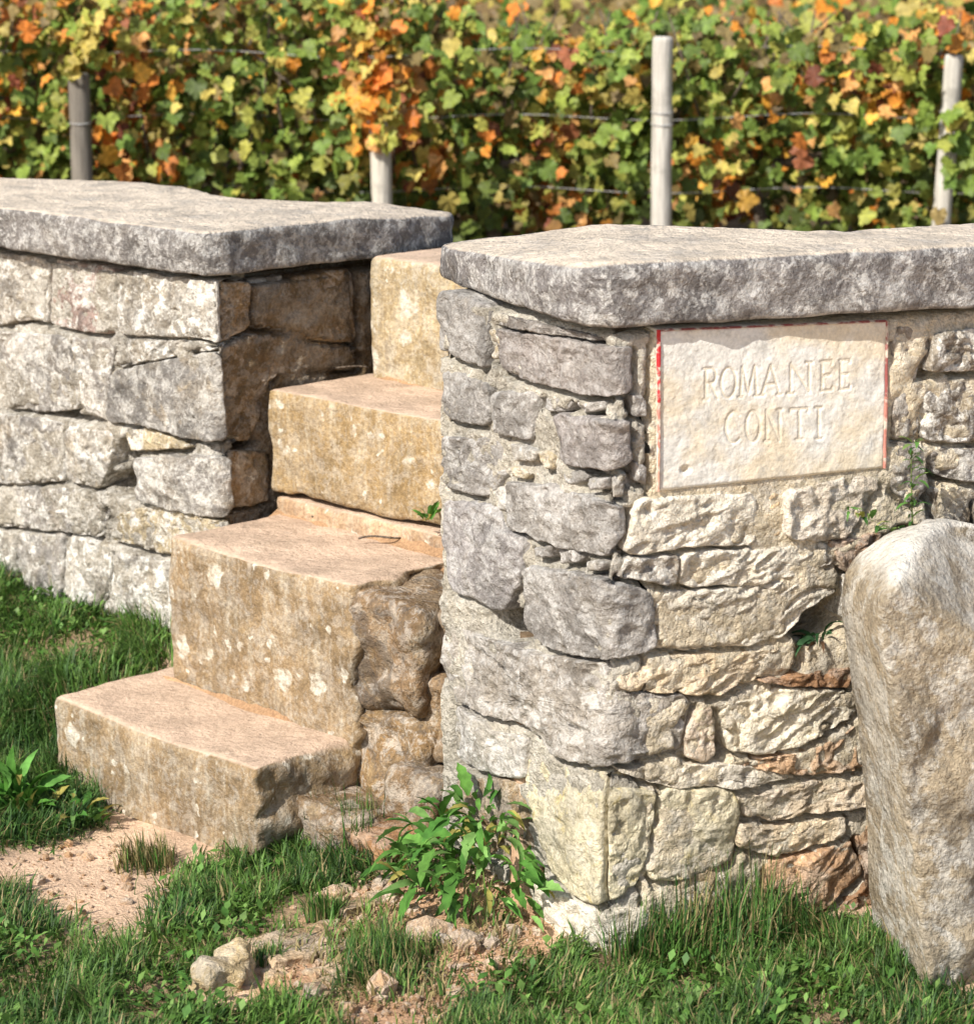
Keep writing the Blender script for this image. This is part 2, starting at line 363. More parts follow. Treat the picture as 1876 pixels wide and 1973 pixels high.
def slab(name, outline, zb, zt, mat, parent, color, rnd=.02, rough=.010, topr=.006, zfun=None, res=.010, cut=.06):
    SEED[0] += 1; sd = SEED[0]
    P = chaikin(np.asarray(outline), cut); n = int(np.clip(perim(P) / res, 60, 420)); P = resample(P, n)
    c = centroid(P); L = np.linalg.norm(P - c, axis=1)
    nrm = np.roll(P, -1, 0) - np.roll(P, 1, 0); nrm = np.column_stack([nrm[:, 1], -nrm[:, 0]]); nrm /= np.linalg.norm(nrm, axis=1)[:, None]
    if ((P - c) * nrm).sum() < 0: nrm = -nrm
    rings = []; nr = int(np.clip(L.max() / .016, 10, 60)); th = zt - zb
    for k in range(1, nr + 1): rings.append(('t', k / nr, 0))
    for k in range(1, 5): a = k / 4 * math.pi / 2; rings.append(('s', rnd * (math.sin(a) - 1), rnd * (1 - math.cos(a))))
    ns = max(3, int((th - 1.4 * rnd) / .011))
    for k in range(1, ns + 1): rings.append(('s', 0, rnd + (th - 1.4 * rnd) * k / ns))
    rings.append(('s', -rnd * .4, th)); rings.append(('b', .6, th)); rings.append(('b', .05, th))
    V = [np.r_[c, zt]]
    Pin = P - nrm * rnd
    for kind, a, d in rings:
        if kind == 't': Q = c + (Pin - c) * a
        elif kind == 's': Q = P + nrm * a
        else: Q = c + (P - c) * a
        V += [np.r_[x, zt - d] for x in Q]
    V = np.array(V); n_t = 1 + nr * n
    q = V + sd * 3.3
    V[:n_t, 2] += topr * (fbm(q[:n_t], 7, 5) + .5 * fbm(q[:n_t], 40, 3))
    ms = len(rings) - nr - 2; i0, i1 = n_t, n_t + ms * n
    d = rough * (1.2 * fbm(q[i0:i1], 7, 5, .6) + 1.5 * (.5 - worley(q[i0:i1] * [1, 1, 1.3], 16, sd)) - 2.2 * np.clip(fbm(q[i0:i1] + 11, 13, 4, .6) - .18, 0, 1))
    d = d * np.clip(np.repeat(np.linspace(.35, 1.5, ms), n), 0, 1)
    V[i0:i1, :2] += np.tile(nrm, (ms, 1)) * d[:, None]
    V[i0:i1, 2] += .5 * rough * fbm(q[i0:i1] + 40, 10, 3)
    if zfun is not None: V[:, 2] += zfun(V[:, 0], V[:, 1], V[:, 2])
    return mk(name, V, ringfaces(len(rings), n), mat, parent, color=color)

def block(name, corners, mat, parent, color, rnd=.02, rough=.008, res=.012, freq=10, wor=.5, broken=0.0, dip=0.0):
    """rough-hewn block through eight corners: bottom FL FR BR BL, then top FL FR BR BL"""
    SEED[0] += 1; sd = SEED[0]; Cn = np.asarray(corners, float)
    dx = np.linalg.norm(Cn[1] - Cn[0]) ; dy = np.linalg.norm(Cn[3] - Cn[0]); dz = np.linalg.norm(Cn[4] - Cn[0])
    dm = np.array([dx, dy, dz]); nn = np.maximum((dm / res).astype(int), 4)
    idx = {}; V = []; Fc = []
    def vid(i, j, k):
        key = (i, j, k)
        if key not in idx: idx[key] = len(V); V.append((i / nn[0], j / nn[1], k / nn[2]))
        return idx[key]
    X, Y, Z = nn
    for i in range(X):
        for j in range(Y):
            Fc.append([vid(i, j, Z), vid(i + 1, j, Z), vid(i + 1, j + 1, Z), vid(i, j + 1, Z)])
            Fc.append([vid(i, j, 0), vid(i, j + 1, 0), vid(i + 1, j + 1, 0), vid(i + 1, j, 0)])
    for i in range(X):
        for k in range(Z):
            Fc.append([vid(i, 0, k), vid(i + 1, 0, k), vid(i + 1, 0, k + 1), vid(i, 0, k + 1)])
            Fc.append([vid(i, Y, k), vid(i, Y, k + 1), vid(i + 1, Y, k + 1), vid(i + 1, Y, k)])
    for j in range(Y):
        for k in range(Z):
            Fc.append([vid(0, j, k), vid(0, j, k + 1), vid(0, j + 1, k + 1), vid(0, j + 1, k)])
            Fc.append([vid(X, j, k), vid(X, j + 1, k), vid(X, j + 1, k + 1), vid(X, j, k + 1)])
    U = np.array(V) * dm; r = min(rnd, dm.min() * .49); Cc = np.clip(U, r, dm - r); dv = U - Cc; ln = np.linalg.norm(dv, axis=1); ln[ln == 0] = 1
    dv = dv / ln[:, None]; U = Cc + dv * r; U = U / dm; u, v, w = U[:, :1], U[:, 1:2], U[:, 2:]
    tri = lambda C0, C1, C2, C3: C0 * (1 - u) * (1 - v) + C1 * u * (1 - v) + C2 * u * v + C3 * (1 - u) * v
    Pw = tri(*Cn[:4]) * (1 - w) + tri(*Cn[4:]) * w
    ex = (Cn[1] - Cn[0]) / dx; ey = (Cn[3] - Cn[0]) / dy; ez = (Cn[4] - Cn[0]) / dz
    N = dv[:, :1] * ex + dv[:, 1:2] * ey + dv[:, 2:] * ez; N /= np.linalg.norm(N, axis=1)[:, None]
    q = Pw + sd * 2.7
    d = rough * (1.5 * fbm(q, freq, 5) + wor * (.6 - worley(q, freq * 2, sd)))
    rf = 1 - .65 * np.clip(dv[:, 2], 0, 1)       # trodden tops are smoother
    Pw = Pw + N * (d * rf)[:, None]
    if dip: Pw[:, 2] -= dip * np.clip(dv[:, 2], 0, 1) * np.sin(np.pi * np.clip(U[:, 0], 0, 1)) ** 2 * (1 - .6 * U[:, 1]) 
    if broken:                                 # the outer end of a step is broken off roughly
        e = np.clip((U[:, 0] * dx - (dx - .10)) / .10, 0, 1) ** 1.5 * np.clip(1.15 - U[:, 2] * .35, 0, 1)
        g = broken * (fbm(q * [1, 1, 1.6], 9, 5, .6) * 1.3 - .45 + .5 * (.5 - worley(q * [1, 1, 1.5], 14, sd))); Pw = Pw + (ex[None] * (e * g)[:, None])
    return mk(name, Pw, Fc, mat, parent, color=color)

# ------------------------------------------------------------------ the ground, one sheet
def inside_field(x, y):                        # 0 outside the walls, 1 in the vineyard
    yl = KL[1] + (x - KL[0]) * AX[1] / AX[0] + .24
    yr = KR[1] + (x - KR[0]) * CXD[1] / CXD[0] + .25
    ym = np.maximum(np.where(x < -.1, yl, 0), np.where(x > .05, yr, 0)); ym = np.where((x >= -.1) & (x <= .05), 5.35, ym)
    ym = np.where((x > -.62) & (x < .05), np.maximum(ym, 5.95 + (x + .3) * .6), ym)
    return np.clip((y - ym) / .08, 0, 1)
CP = np.array([(-1.18, 6.01, .20), (-.89, 5.71, .19), (-.72, 5.54, .19), (-.80, 5.40, .12), (-.92, 5.14, -.02), (-1.2, 5.45, .06), (-.45, 4.65, -.045), (-.56, 4.74, -.04), (-.68, 4.86, -.035), (-.80, 5.0, -.03), (-.40, 4.60, -.04), (-.05, 4.55, .04), (-.25, 4.72, .01), (-.35, 4.45, -.01), (.2, 4.15, 0),
               (.8, 4.35, .02), (0, 3.8, 0), (-.8, 3.8, 0), (.8, 3.8, -.01), (-1.3, 4.6, .0), (0, 2, -.02), (-3, 3, 0), (3, 3, 0), (-3, 8, .25), (3, 5, .03), (1.6, 4.6, .02)])
def ground_z(x, y):
    x = np.asarray(x, float); y = np.asarray(y, float)
    w = 1 / (((x[..., None] - CP[:, 0]) ** 2 + (y[..., None] - CP[:, 1]) ** 2) + .012) ** 1.6
    z = (w * CP[:, 2]).sum(-1) / w.sum(-1)
    p = np.column_stack([x.ravel(), y.ravel(), np.zeros(x.size)])
    z = z + (.012 * fbm(p, 5, 4) + .004 * fbm(p + 3, 22, 3)).reshape(x.shape)
    t = inside_field(x, y)
    zin = .50 + .02 * fbm(p, 1.3, 3).reshape(x.shape) + np.clip(y - 25, 0, 400) * .012
    return z * (1 - t) + zin * t
def axis_pts(lo, hi, a, b, st, far):
    out = list(np.arange(a, b, st)); g = st; v = b
    while v < hi: out.append(v); g *= 1.35; v += g
    out.append(hi); g = st; v = a - st; pre = []
    while v > lo: pre.append(v); g *= 1.35; v -= g
    return np.array([lo] + pre[::-1] + out)
gx = axis_pts(-400, 400, -1.5, 1.5, .02, 0); gy = axis_pts(-200, 900, 3.5, 6.6, .02, 0)
GX, GY = np.meshgrid(gx, gy); GZ = ground_z(GX, GY); W = len(gx)
gv = np.column_stack([GX.ravel(), GY.ravel(), GZ.ravel()])
gf = [[j * W + i, j * W + i + 1, (j + 1) * W + i + 1, (j + 1) * W + i] for j in range(len(gy) - 1) for i in range(W - 1)]
ground = mk('ground', gv, gf, M_GROUND, origin=(0, 0, 0)); tag(ground, kind='structure')

def project(P):
    P = np.atleast_2d(P); d = P - np.array([0, 0, CAM_H]); x = d[:, 0]; yc = d[:, 1] * sT + d[:, 2] * cT; zc = d[:, 1] * cT - d[:, 2] * sT
    zc = np.where(zc < .05, .05, zc)
    return CX + F_PX * x / zc, CY - F_PX * yc / zc
def in_poly(px, py, poly):
    r = np.zeros(len(px), bool); n = len(poly)
    for i in range(n):
        x0, y0 = poly[i]; x1, y1 = poly[(i + 1) % n]
        c = ((y0 > py) != (y1 > py)) & (px < (x1 - x0) * (py - y0) / (y1 - y0 + 1e-12) + x0); r ^= c
    return r
G_LEFT = [(-500, 1000), (0, 1085), (100, 1150), (200, 1180), (322, 1180), (322, 1290), (120, 1345), (124, 1480), (190, 1545), (170, 1600), (60, 1630), (-500, 1640)]
G_BOTL = [(-500, 1690), (0, 1705), (60, 1755), (130, 1810), (215, 1852), (330, 1775), (330, 1700), (420, 1665), (490, 1640), (500, 1560), (600, 1575), (690, 1520), (790, 1490), (880, 1500), (800, 1640), (700, 1690), (620, 1740),
          (560, 1790), (480, 1830), (400, 1862), (370, 1920), (420, 1950), (560, 1935), (640, 1960), (660, 2080), (-500, 2080)]
G_MID = [(650, 1850), (700, 1800), (800, 1810), (830, 1880), (760, 1910), (680, 1900)]
G_RIGHT = [(860, 1960), (930, 1880), (1080, 1835), (1200, 1790), (1280, 1730), (1380, 1690), (1480, 1740), (1560, 1780), (1690, 1800), (1740, 1850), (1810, 1915), (1880, 1945), (2300, 1960), (2300, 2080), (840, 2080)]
G_THIN = [(560, 1790), (800, 1600), (1000, 1700), (1050, 1840), (900, 1900), (860, 1973), (640, 1973), (480, 1840)]
# bare earth is pale where trodden, redder where broken, browner under turf
px, py = project(gv); turf = np.zeros(len(gv))
for poly in (G_LEFT, G_BOTL, G_RIGHT): turf = np.maximum(turf, in_poly(px, py, poly))
field = inside_field(gv[:, 0], gv[:, 1])
nzc = fbm(gv * [1, 1, 0], 7, 4)[:, None]
pale = np.array([.66, .46, .31]); red = np.array([.42, .235, .125]); brown = np.array([.20, .14, .075]); fieldc = np.array([.17, .12, .075])
broken = in_poly(px, py, [(480, 1840), (700, 1680), (1050, 1700), (1060, 1900), (870, 1990), (500, 1990)]).astype(float)[:, None]
gc = pale * (1 - broken) + (red * .7 + pale * .3) * broken; gc = gc * (1 + .12 * nzc)
gc = gc * (1 - turf[:, None] * .8) + brown * turf[:, None] * .8
far = np.clip((gv[:, 1:2] - 14) / 20, 0, 1); fc = fieldc * (1 - far) + np.array([.34, .22, .07]) * far
gc = gc * (1 - field[:, None]) + fc * field[:, None]
def vcol(o, c):
    a = o.data.color_attributes.new('Col', 'FLOAT_COLOR', 'POINT'); a.data.foreach_set('color', np.column_stack([c, np.ones(len(c))]).astype(np.float32).ravel())
vcol(ground, np.clip(gc, 0, 1))

# ------------------------------------------------------------------ left wall
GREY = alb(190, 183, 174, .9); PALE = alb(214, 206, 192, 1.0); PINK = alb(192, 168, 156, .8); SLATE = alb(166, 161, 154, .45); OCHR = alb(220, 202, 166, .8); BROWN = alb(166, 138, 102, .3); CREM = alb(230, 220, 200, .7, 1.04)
DGREY = alb(150, 142, 134, .6); LGREY = alb(180, 174, 166, .7); RUST = alb(184, 142, 106, .4, 1.25); YEL = alb(222, 210, 178, .4, 1.2)
wl = thing('stone_wall', (KL[0], KL[1], .1), 'low lichened stone wall on the left of the steps with flat coping', 'wall')
wl['kind'] = 'thing'
def sl(pts, color, mat=None, **kw): return stone_piece(SURF_L, [sz_left(*p) for p in W3(pts)], mat or M_STONE, wl, color, **kw)
sl([(-260, 300), (-90, 320), (-95, 615), (-260, 600)], PALE)
sl([(-80, 322), (184, 362), (180, 608), (120, 598), (-80, 616)], PALE)
sl([(192, 362), (452, 402), (446, 648), (300, 638), (192, 610)], PINK)
sl([(462, 405), (800, 445), (838, 460), (842, 682), (740, 662), (458, 652)], PALE)
sl([(-260, 620), (-90, 640), (-90, 915), (-260, 900)], GREY)
sl([(-80, 636), (272, 660), (312, 938), (180, 953), (-80, 916)], LGREY)
sl([(284, 662), (444, 690), (436, 760), (408, 985), (326, 946)], GREY)
sl([(456, 672), (735, 676), (836, 705), (640, 742), (448, 780)], PALE, proud=.006, rough=.010)
sl([(450, 796), (640, 750), (846, 715), (870, 1058), (740, 1048), (540, 998), (418, 983)], SLATE, rough=.004, proud=.02)
sl([(-260, 930), (-90, 945), (-90, 1225), (-260, 1200)], PALE)
sl([(-80, 952), (180, 976), (250, 1000), (240, 1212), (100, 1228), (-80, 1226)], LGREY)
sl([(258, 1006), (440, 1030), (430, 1150), (380, 1248), (252, 1212)], PALE)
sl([(472, 1026), (560, 1010), (720, 1064), (740, 1088), (510, 1106)], OCHR, edge=.009)
sl([(532, 1130), (700, 1116), (884, 1112), (890, 1345), (730, 1340), (556, 1292)], LGREY, rough=.005, proud=.02)
sl([(-80, 1246), (220, 1242), (390, 1272), (408, 1330), (380, 1436), (220, 1408), (-80, 1386)], GREY)
sl([(436, 1350), (600, 1308), (760, 1352), (890, 1372), (880, 1500), (630, 1500), (420, 1448)], OCHR)
sl([(68, 1422), (238, 1420), (238, 1620), (220, 1700), (80, 1640)], LGREY)
sl([(250, 1426), (428, 1470), (420, 1640), (380, 1718), (246, 1662)], PALE)
sl([(440, 1492), (700, 1536), (700, 1800), (400, 1735), (430, 1640)], PALE)
sl([(-260, 1240), (-90, 1250), (-85, 1400), (-260, 1400)], GREY)
sl([(-240, 1410), (56, 1410), (58, 1630), (-240, 1600)], PALE)
sl([(-200, 1640), (210, 1710), (400, 1760), (660, 1810), (640, 1960), (-200, 1860)], GREY)
# the side of the wall beside the stairs
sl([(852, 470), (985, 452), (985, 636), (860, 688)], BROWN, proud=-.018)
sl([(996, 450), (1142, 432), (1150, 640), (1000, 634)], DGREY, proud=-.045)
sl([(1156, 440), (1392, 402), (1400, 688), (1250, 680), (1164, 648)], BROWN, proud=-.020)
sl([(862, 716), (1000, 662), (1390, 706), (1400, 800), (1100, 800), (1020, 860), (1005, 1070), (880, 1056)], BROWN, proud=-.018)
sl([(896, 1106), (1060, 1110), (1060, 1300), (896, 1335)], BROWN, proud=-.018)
holes = []
for (x, y, rx, ry, dp) in [(488, 1150, 44, 80, .22), (480, 1240, 85, 44, .22), (920, 1090, 90, 26, .10), (240, 962, 160, 18, .06), (560, 1010, 120, 16, .06), (1400, 520, 20, 160, .06), (300, 1135, 14, 20, .05)]:
    x, y = W3([(x, y)])[0]; s, z = sz_left(x, y); holes.append((s, z, rx * .5 / F_PX * 5.6 * 1.35, ry * .5 / F_PX * 5.6, dp))
mortar_sheet(SURF_L, -1.7, .012, .0, 1.03, M_MORTAR, wl, alb(204, 194, 176, .9), holes, base=.000, amp=.012, ztop=.992, gap=.05)
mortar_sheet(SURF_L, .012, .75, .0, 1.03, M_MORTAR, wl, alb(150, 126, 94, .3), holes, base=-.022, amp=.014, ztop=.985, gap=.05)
pl = [KL + AX * -1.7 + BX * .10, KL + BX * .10 - AX * .10, KL + BX * .75 - AX * .10, KL + BX * .75 - AX * .3, KL - AX * .4 + BX * .40, KL + AX * -1.7 + BX * .40]
prism('rubble_core', pl, .0, 1.0, M_MORTAR, wl, alb(150, 138, 120, .5))
zb, zt = 1.019, 1.114
fr = [on_z(x, y, zb)[:2] for x, y in [(0, 478), (200, 506), (392, 533), (436, 531), (560, 516), (742, 496), (866, 477)]]
bk = [on_z(872, 408, 1.094)[:2], on_z(800, 405, 1.097)[:2]] + [on_z(x, y, zt)[:2] for x, y in [(700, 398), (665, 392), (560, 386), (450, 381), (370, 362), (280, 351), (0, 341)]]
ext = -AX * .75; xt = bk[2][0]
slab('coping_stone', [fr[0] + ext] + fr + bk + [bk[-1] + ext], zb, zt, M_COPING, wl, alb(150, 145, 140, .6), rnd=.012, rough=.009, topr=.005, zfun=lambda x, y, z: -.020 * np.clip((x - xt) / .2, 0, 1) * (z - zb) / (zt - zb), cut=.05)

# ------------------------------------------------------------------ stairs
st = thing('stone_steps', np.r_[AB(-3.97, 2.95), 0], 'four worn tan stone steps climbing through the gap in the wall', 'steps')
STEPC = alb(176, 150, 115, .7)
def bx(a0, a1, b0, b1, z0, z1, **k):
    f = lambda a, b, z: np.r_[AB(a, b), z]
    return [f(a0, b0, z0), f(a1, b0, z0), f(a1, b1, z0), f(a0, b1, z0), f(a0, b0, z1), f(a1, b0, z1), f(a1, b1, z1), f(a0, b1, z1)]
c = bx(-4.315, -3.632, 2.945, 3.30, -.12, .166); block('step', c, M_STEP, st, STEPC, rnd=.012, rough=.009, broken=.032, dip=.010)
c = bx(-4.225, -3.622, 3.188, 3.62, .10, .487); c[0] = np.r_[AB(-4.24, 3.20), .10]; block('step', c, M_STEP, st, STEPC, rnd=.012, rough=.009, broken=.045, dip=.009)
Q3 = on_v(510, 748, KL, BX); z3 = Q3[2]; b3 = Q3[:2] @ BX
q = on_z(850, 797, z3)[:2]; b3r = q @ BX
c = bx(-4.243, -3.30, b3, b3 + .50, .535, z3); c[1] = np.r_[AB(-3.30, b3r), .527]; c[5] = np.r_[AB(-3.30, b3r), z3]
block('step', c, M_STEP, st, alb(184, 156, 112, .6), rnd=.011, rough=.009, dip=.006)
Q4 = on_z(712, 724, z3)[:2]; a4, b4 = Q4 @ AX, Q4 @ BX
z4 = on_v(707, 492, np.r_[Q4, 0], [1, 0])[2]
c = bx(a4, -3.28, b4, b4 + .5, z3 - .05, z4); block('step', c, M_STEP, st, alb(200, 178, 138, .8), rnd=.018, rough=.008)
c = bx(-4.24, -3.30, b3 + .012, b3 + .4, .40, .524); block('riser_filler', c, M_STEP, st, alb(222, 184, 146, .2), rnd=.012, rough=.006)
c = bx(-4.30, -3.5, 3.3, 3.7, 0, .30); block('rubble_core', c, M_MORTAR, st, BROWN, res=.03)
RB = alb(158, 130, 98, .3)
for (a0, a1, b0, b1, z0, z1, col) in [(-3.68, -3.47, 3.21, 3.46, .25, .475, RB), (-3.68, -3.45, 3.20, 3.44, .04, .24, alb(166, 134, 94, .4)), (-3.60, -3.42, 3.30, 3.6, .16, .40, RB), (-3.49, -3.36, 3.26, 3.5, .33, .46, alb(160, 128, 94, .2)),
                                      (-3.48, -3.36, 3.24, 3.42, .18, .32, RB), (-3.52, -3.38, 3.16, 3.36, .02, .15, RB), (-3.66, -3.50, 3.06, 3.22, -.04, .07, RB), (-3.50, -3.40, 3.06, 3.18, -.03, .05, alb(176, 132, 92, .2))]:
    cc = bx(a0, a1, b0, b1, z0, z1); cc = [v + RNG.normal(0, .014, 3) for v in cc]
    block('rubble_stone', cc, M_STONE, st, col, rnd=.022, rough=.024, freq=11, wor=.9)
# soil washed into the back of each tread
def soil(a0, a1, b, z, w, h):
    na, nb = 70, 14; A_, T_ = np.meshgrid(np.linspace(a0, a1, na), np.linspace(0, 1, nb)); A_ = A_.ravel(); T_ = T_.ravel(); pn = np.column_stack([A_, T_ * w, np.full(len(A_), z)])
    ww = w * (1 + .8 * fbm(np.column_stack([A_, A_ * 0, A_ * 0 + z]), 7, 3)); xy = AX[None] * A_[:, None] + BX[None] * (b - T_ * ww)[:, None]
    zz = z - .012 + (h + .012) * (1 - T_) ** 1.3 * (1 + .7 * fbm(pn, 9, 3)) + .004 * fbm(pn, 40, 3) * (1 - T_)
    f = [[j * na + i, j * na + i + 1, (j + 1) * na + i + 1, (j + 1) * na + i] for j in range(nb - 1) for i in range(na - 1)]
    o = mk('soil_drift', np.column_stack([xy, zz]), f, M_GROUND, st); cc = np.array([.44, .27, .15]) * (1 + .3 * fbm(pn, 14, 3)[:, None]); vcol(o, cc); return o
soil(-4.30, -3.70, 3.196, .158, .04, .010); soil(-4.235, -3.40, b3 + .02, .478, .07, .020); soil(-4.20, -3.35, b4 + .01, z3 - .008, .05, .012)

# ------------------------------------------------------------------ right-hand corner wall
wr = thing('stone_wall', (KR[0], KR[1], 0), 'rough corner stone wall right of the steps under a thick rounded coping', 'wall')
wr['kind'] = 'thing'
def sr(pts, color, mat=None, win=W4, **kw): return stone_piece(SURF_R, [sz_right(*p) for p in win(pts)], mat or M_STONE, wr, color, **kw)
# beside the stairs, round to the corner
sr([(106, 252), (150, 256), (268, 300), (262, 498), (200, 478), (110, 440)], SLATE, M_GREY)
sr([(300, 316), (420, 350), (640, 400), (640, 412), (420, 384), (300, 360)], DGREY, M_GREY, edge=.008)
sr([(292, 372), (420, 390), (740, 428), (742, 580), (660, 604), (540, 580), (322, 522)], alb(166, 157, 150, .4), M_GREY)
sr([(122, 506), (280, 556), (278, 694), (124, 668)], SLATE, M_GREY)
sr([(290, 584), (420, 584), (412, 738), (300, 720)], LGREY, M_GREY)
sr([(488, 652), (720, 668), (742, 800), (700, 838), (512, 814)], alb(178, 170, 164, .4), M_GREY, proud=.008)
sr([(118, 724), (300, 742), (328, 850), (270, 926), (124, 900)], LGREY, M_GREY, rough=.009)
sr([(330, 880), (480, 888), (650, 940), (722, 962), (722, 1060), (650, 1126), (500, 1088), (342, 1030)], LGREY, M_GREY, proud=.008)
sr([(130, 934), (310, 962), (330, 1040), (392, 1062), (378, 1200), (312, 1312), (160, 1230), (124, 1080)], alb(184, 178, 174, .7), M_GREY, proud=.009)
sr([(392, 24), (650, 62), (812, 110), (822, 300), (660, 338), (480, 300), (396, 232)], LGREY, M_GREY, win=W6, proud=.008)
sr([(126, 214), (250, 258), (400, 304), (480, 326), (640, 352), (700, 450), (932, 456), (902, 636), (780, 660), (640, 688), (480, 640), (420, 556), (300, 526), (170, 478), (116, 360)], alb(188, 178, 164, .8), M_GREY, win=W6, proud=.009, rough=.010)
sr([(160, 494), (266, 540), (280, 572), (392, 592), (384, 730), (270, 712), (166, 660)], PALE, M_GREY, win=W6)
sr([(384, 664), (600, 702), (652, 716), (652, 1140), (600, 1130), (480, 1040), (420, 900), (388, 800)], YEL, M_YELLOW, W6, proud=.006, rough=.005)
sr([(664, 766), (822, 766), (800, 960), (766, 1078), (668, 1140)], YEL, M_YELLOW, W6, proud=.004, rough=.008)
sr([(436, 1064), (630, 1164), (640, 1310), (520, 1360), (428, 1190)], CREM, M_CREAM, W6, proud=.012)
sr([(646, 1164), (800, 1156), (860, 1290), (700, 1340), (648, 1310)], CREM, M_CREAM, W6, proud=.008)
sr([(166, 720), (380, 744), (400, 900), (440, 1050), (300, 1000), (170, 900)], BROWN, win=W6, proud=.0)
for k, (x0, y0, w, hh) in enumerate([(440, 600, 90, 40), (556, 612, 90, 36), (350, 764, 90, 50), (440, 780, 50, 60), (520, 850, 70, 36), (600, 866, 60, 44), (670, 870, 50, 60), (340, 830, 70, 40), (420, 1090, 60, 40), (500, 1106, 70, 40), (590, 1140, 60, 30),
                                    (280, 380, 28, 90), (750, 600, 50, 60), (752, 820, 44, 60), (300, 905, 30, 60)]):
    j = RNG.normal(0, 5, (5, 2)); sr([(x0 + j[0, 0], y0 + j[0, 1]), (x0 + w * .6 + j[1, 0], y0 - 4 + j[1, 1]), (x0 + w + j[2, 0], y0 + hh * .3 + j[2, 1]), (x0 + w * .9 + j[3, 0], y0 + hh + j[3, 1]), (x0 + w * .2 + j[4, 0], y0 + hh * .95 + j[4, 1])], (LGREY, GREY, PALE, OCHR)[k % 4], M_GREY, rough=.006, edge=.006, jit=.003, proud=-.001)
# under and beside the sign
kc = dict(mat=M_CREAM, rough=.0095, diag=True, edge=.006)
sr([(760, 934), (1000, 920), (1150, 914), (1150, 1086), (940, 1090), (726, 1120)], CREM, **kc)
sr([(1158, 914), (1236, 910), (1236, 1058), (1160, 1074)], alb(224, 190, 140, .4, 1.05), **kc)
sr([(1244, 908), (1500, 858), (1560, 888), (1460, 1050), (1380, 1076), (1244, 1058)], alb(214, 200, 180, .7, 1.05), proud=.009, mat=M_CREAM, rough=.012)
sr([(906, 1116), (1150, 1096), (1380, 1084), (1430, 1146), (1160, 1222), (900, 1222)], CREM, **kc)
sr([(726, 1136), (894, 1120), (880, 1216), (702, 1196)], LGREY, rough=.012)
sr([(1392, 1078), (1560, 1040), (1546, 1150), (1450, 1176)], RUST, rough=.014)
sr([(1440, 1196), (1560, 1190), (1580, 1320), (1520, 1345), (1442, 1330)], PALE, proud=.012)
sr([(832, 112), (1150, 92), (1430, 44), (1424, 116), (1330, 166), (1256, 258), (1100, 288), (900, 306), (826, 298)], CREM, win=W6, **kc)
sr([(704, 386), (900, 322), (1288, 296), (1280, 376), (1140, 400), (1040, 450), (940, 446), (720, 440)], alb(226, 204, 170, .5, 1.05), win=W6, **kc)
sr([(952, 500), (1004, 488), (1016, 640), (980, 672), (922, 652), (918, 570)], alb(204, 184, 160, .6, 1.05), M_CREAM, W6, proud=.006)
sr([(1034, 490), (1250, 424), (1450, 440), (1490, 506), (1340, 596), (1180, 646), (1062, 632)], alb(236, 224, 198, .8, 1.05), win=W6, proud=.008, **kc)
sr([(1154, 400), (1290, 384), (1470, 358), (1452, 428), (1250, 412)], RUST, M_CREAM, W6, rough=.014)
sr([(1320, 634), (1502, 540), (1520, 640), (1530, 690), (1320, 716), (1070, 680)], alb(210, 174, 138, .4, 1.05), M_CREAM, W6, rough=.014)
sr([(700, 706), (900, 684), (1060, 672), (1300, 722), (1110, 756), (850, 752)], alb(218, 206, 184, .8, 1.05), M_CREAM, W6)
sr([(840, 766), (1070, 760), (1100, 820), (1066, 1000), (940, 1060), (800, 1060)], YEL, M_YELLOW, W6, rough=.010)
sr([(1114, 790), (1320, 738), (1540, 736), (1548, 806), (1300, 846), (1210, 868), (1112, 846)], alb(216, 196, 168, .6, 1.05), win=W6, proud=.008, **kc)
sr([(1100, 872), (1210, 890), (1450, 848), (1442, 918), (1230, 988), (1086, 950)], alb(232, 210, 176, .6, 1.05), win=W6, proud=.008, **kc)
sr([(1190, 1000), (1330, 976), (1470, 930), (1510, 1050), (1340, 1180), (1180, 1100)], alb(206, 166, 128, .4, 1.05), win=W6, proud=.008, **kc)
sr([(1480, 920), (1546, 860), (1600, 1080), (1570, 1300), (1340, 1220), (1524, 1060)], RUST, M_CREAM, W6, rough=.016)
sr([(900, 1070), (1080, 970), (1180, 1010), (1170, 1110), (1300, 1190), (1200, 1330), (900, 1330), (840, 1180)], alb(214, 190, 156, .5, 1.05), M_CREAM, W6, rough=.014)
sr([(1610, 372), (1730, 366), (1728, 440), (1690, 520), (1690, 720), (1606, 736)], alb(160, 148, 134, .5), proud=.0)
sr([(1742, 392), (1980, 356), (1980, 512), (1712, 512)], alb(188, 176, 158, .9), rough=.014)
sr([(1712, 552), (1980, 540), (1980, 752), (1704, 742)], alb(170, 160, 146, 1.0), rough=.012)
sr([(1730, 772), (1980, 768), (1980, 890), (1744, 856)], DGREY, rough=.014)
sr([(1604, 750), (1692, 756), (1716, 900), (1660, 960), (1596, 890)], DGREY, rough=.012, proud=.0)
sr([(1740, 900), (1860, 900), (1860, 1070), (1760, 1070)], alb(166, 152, 134, .5), rough=.014, proud=.0)
sr([(1872, 908), (2010, 900), (2010, 1100), (1876, 1090)], alb(158, 150, 146, .6), rough=.014)
sr([(1580, 980), (1680, 980), (1730, 1100), (1620, 1160), (1570, 1080)], alb(140, 120, 96, .3), rough=.014, proud=-.02)
for k, (x0, y0) in enumerate([(1990, 380), (1990, 560), (1990, 760), (2020, 920), (1700, 1100), (1860, 1110), (2020, 1130), (1640, 1300), (1840, 1300), (2030, 1330)]):
    w = 190 if x0 > 1950 else 150; sr([(x0, y0), (x0 + w, y0 - 10), (x0 + w, y0 + 150), (x0 + 4, y0 + 145)], (DGREY, GREY, CREM)[k % 3], rough=.012)
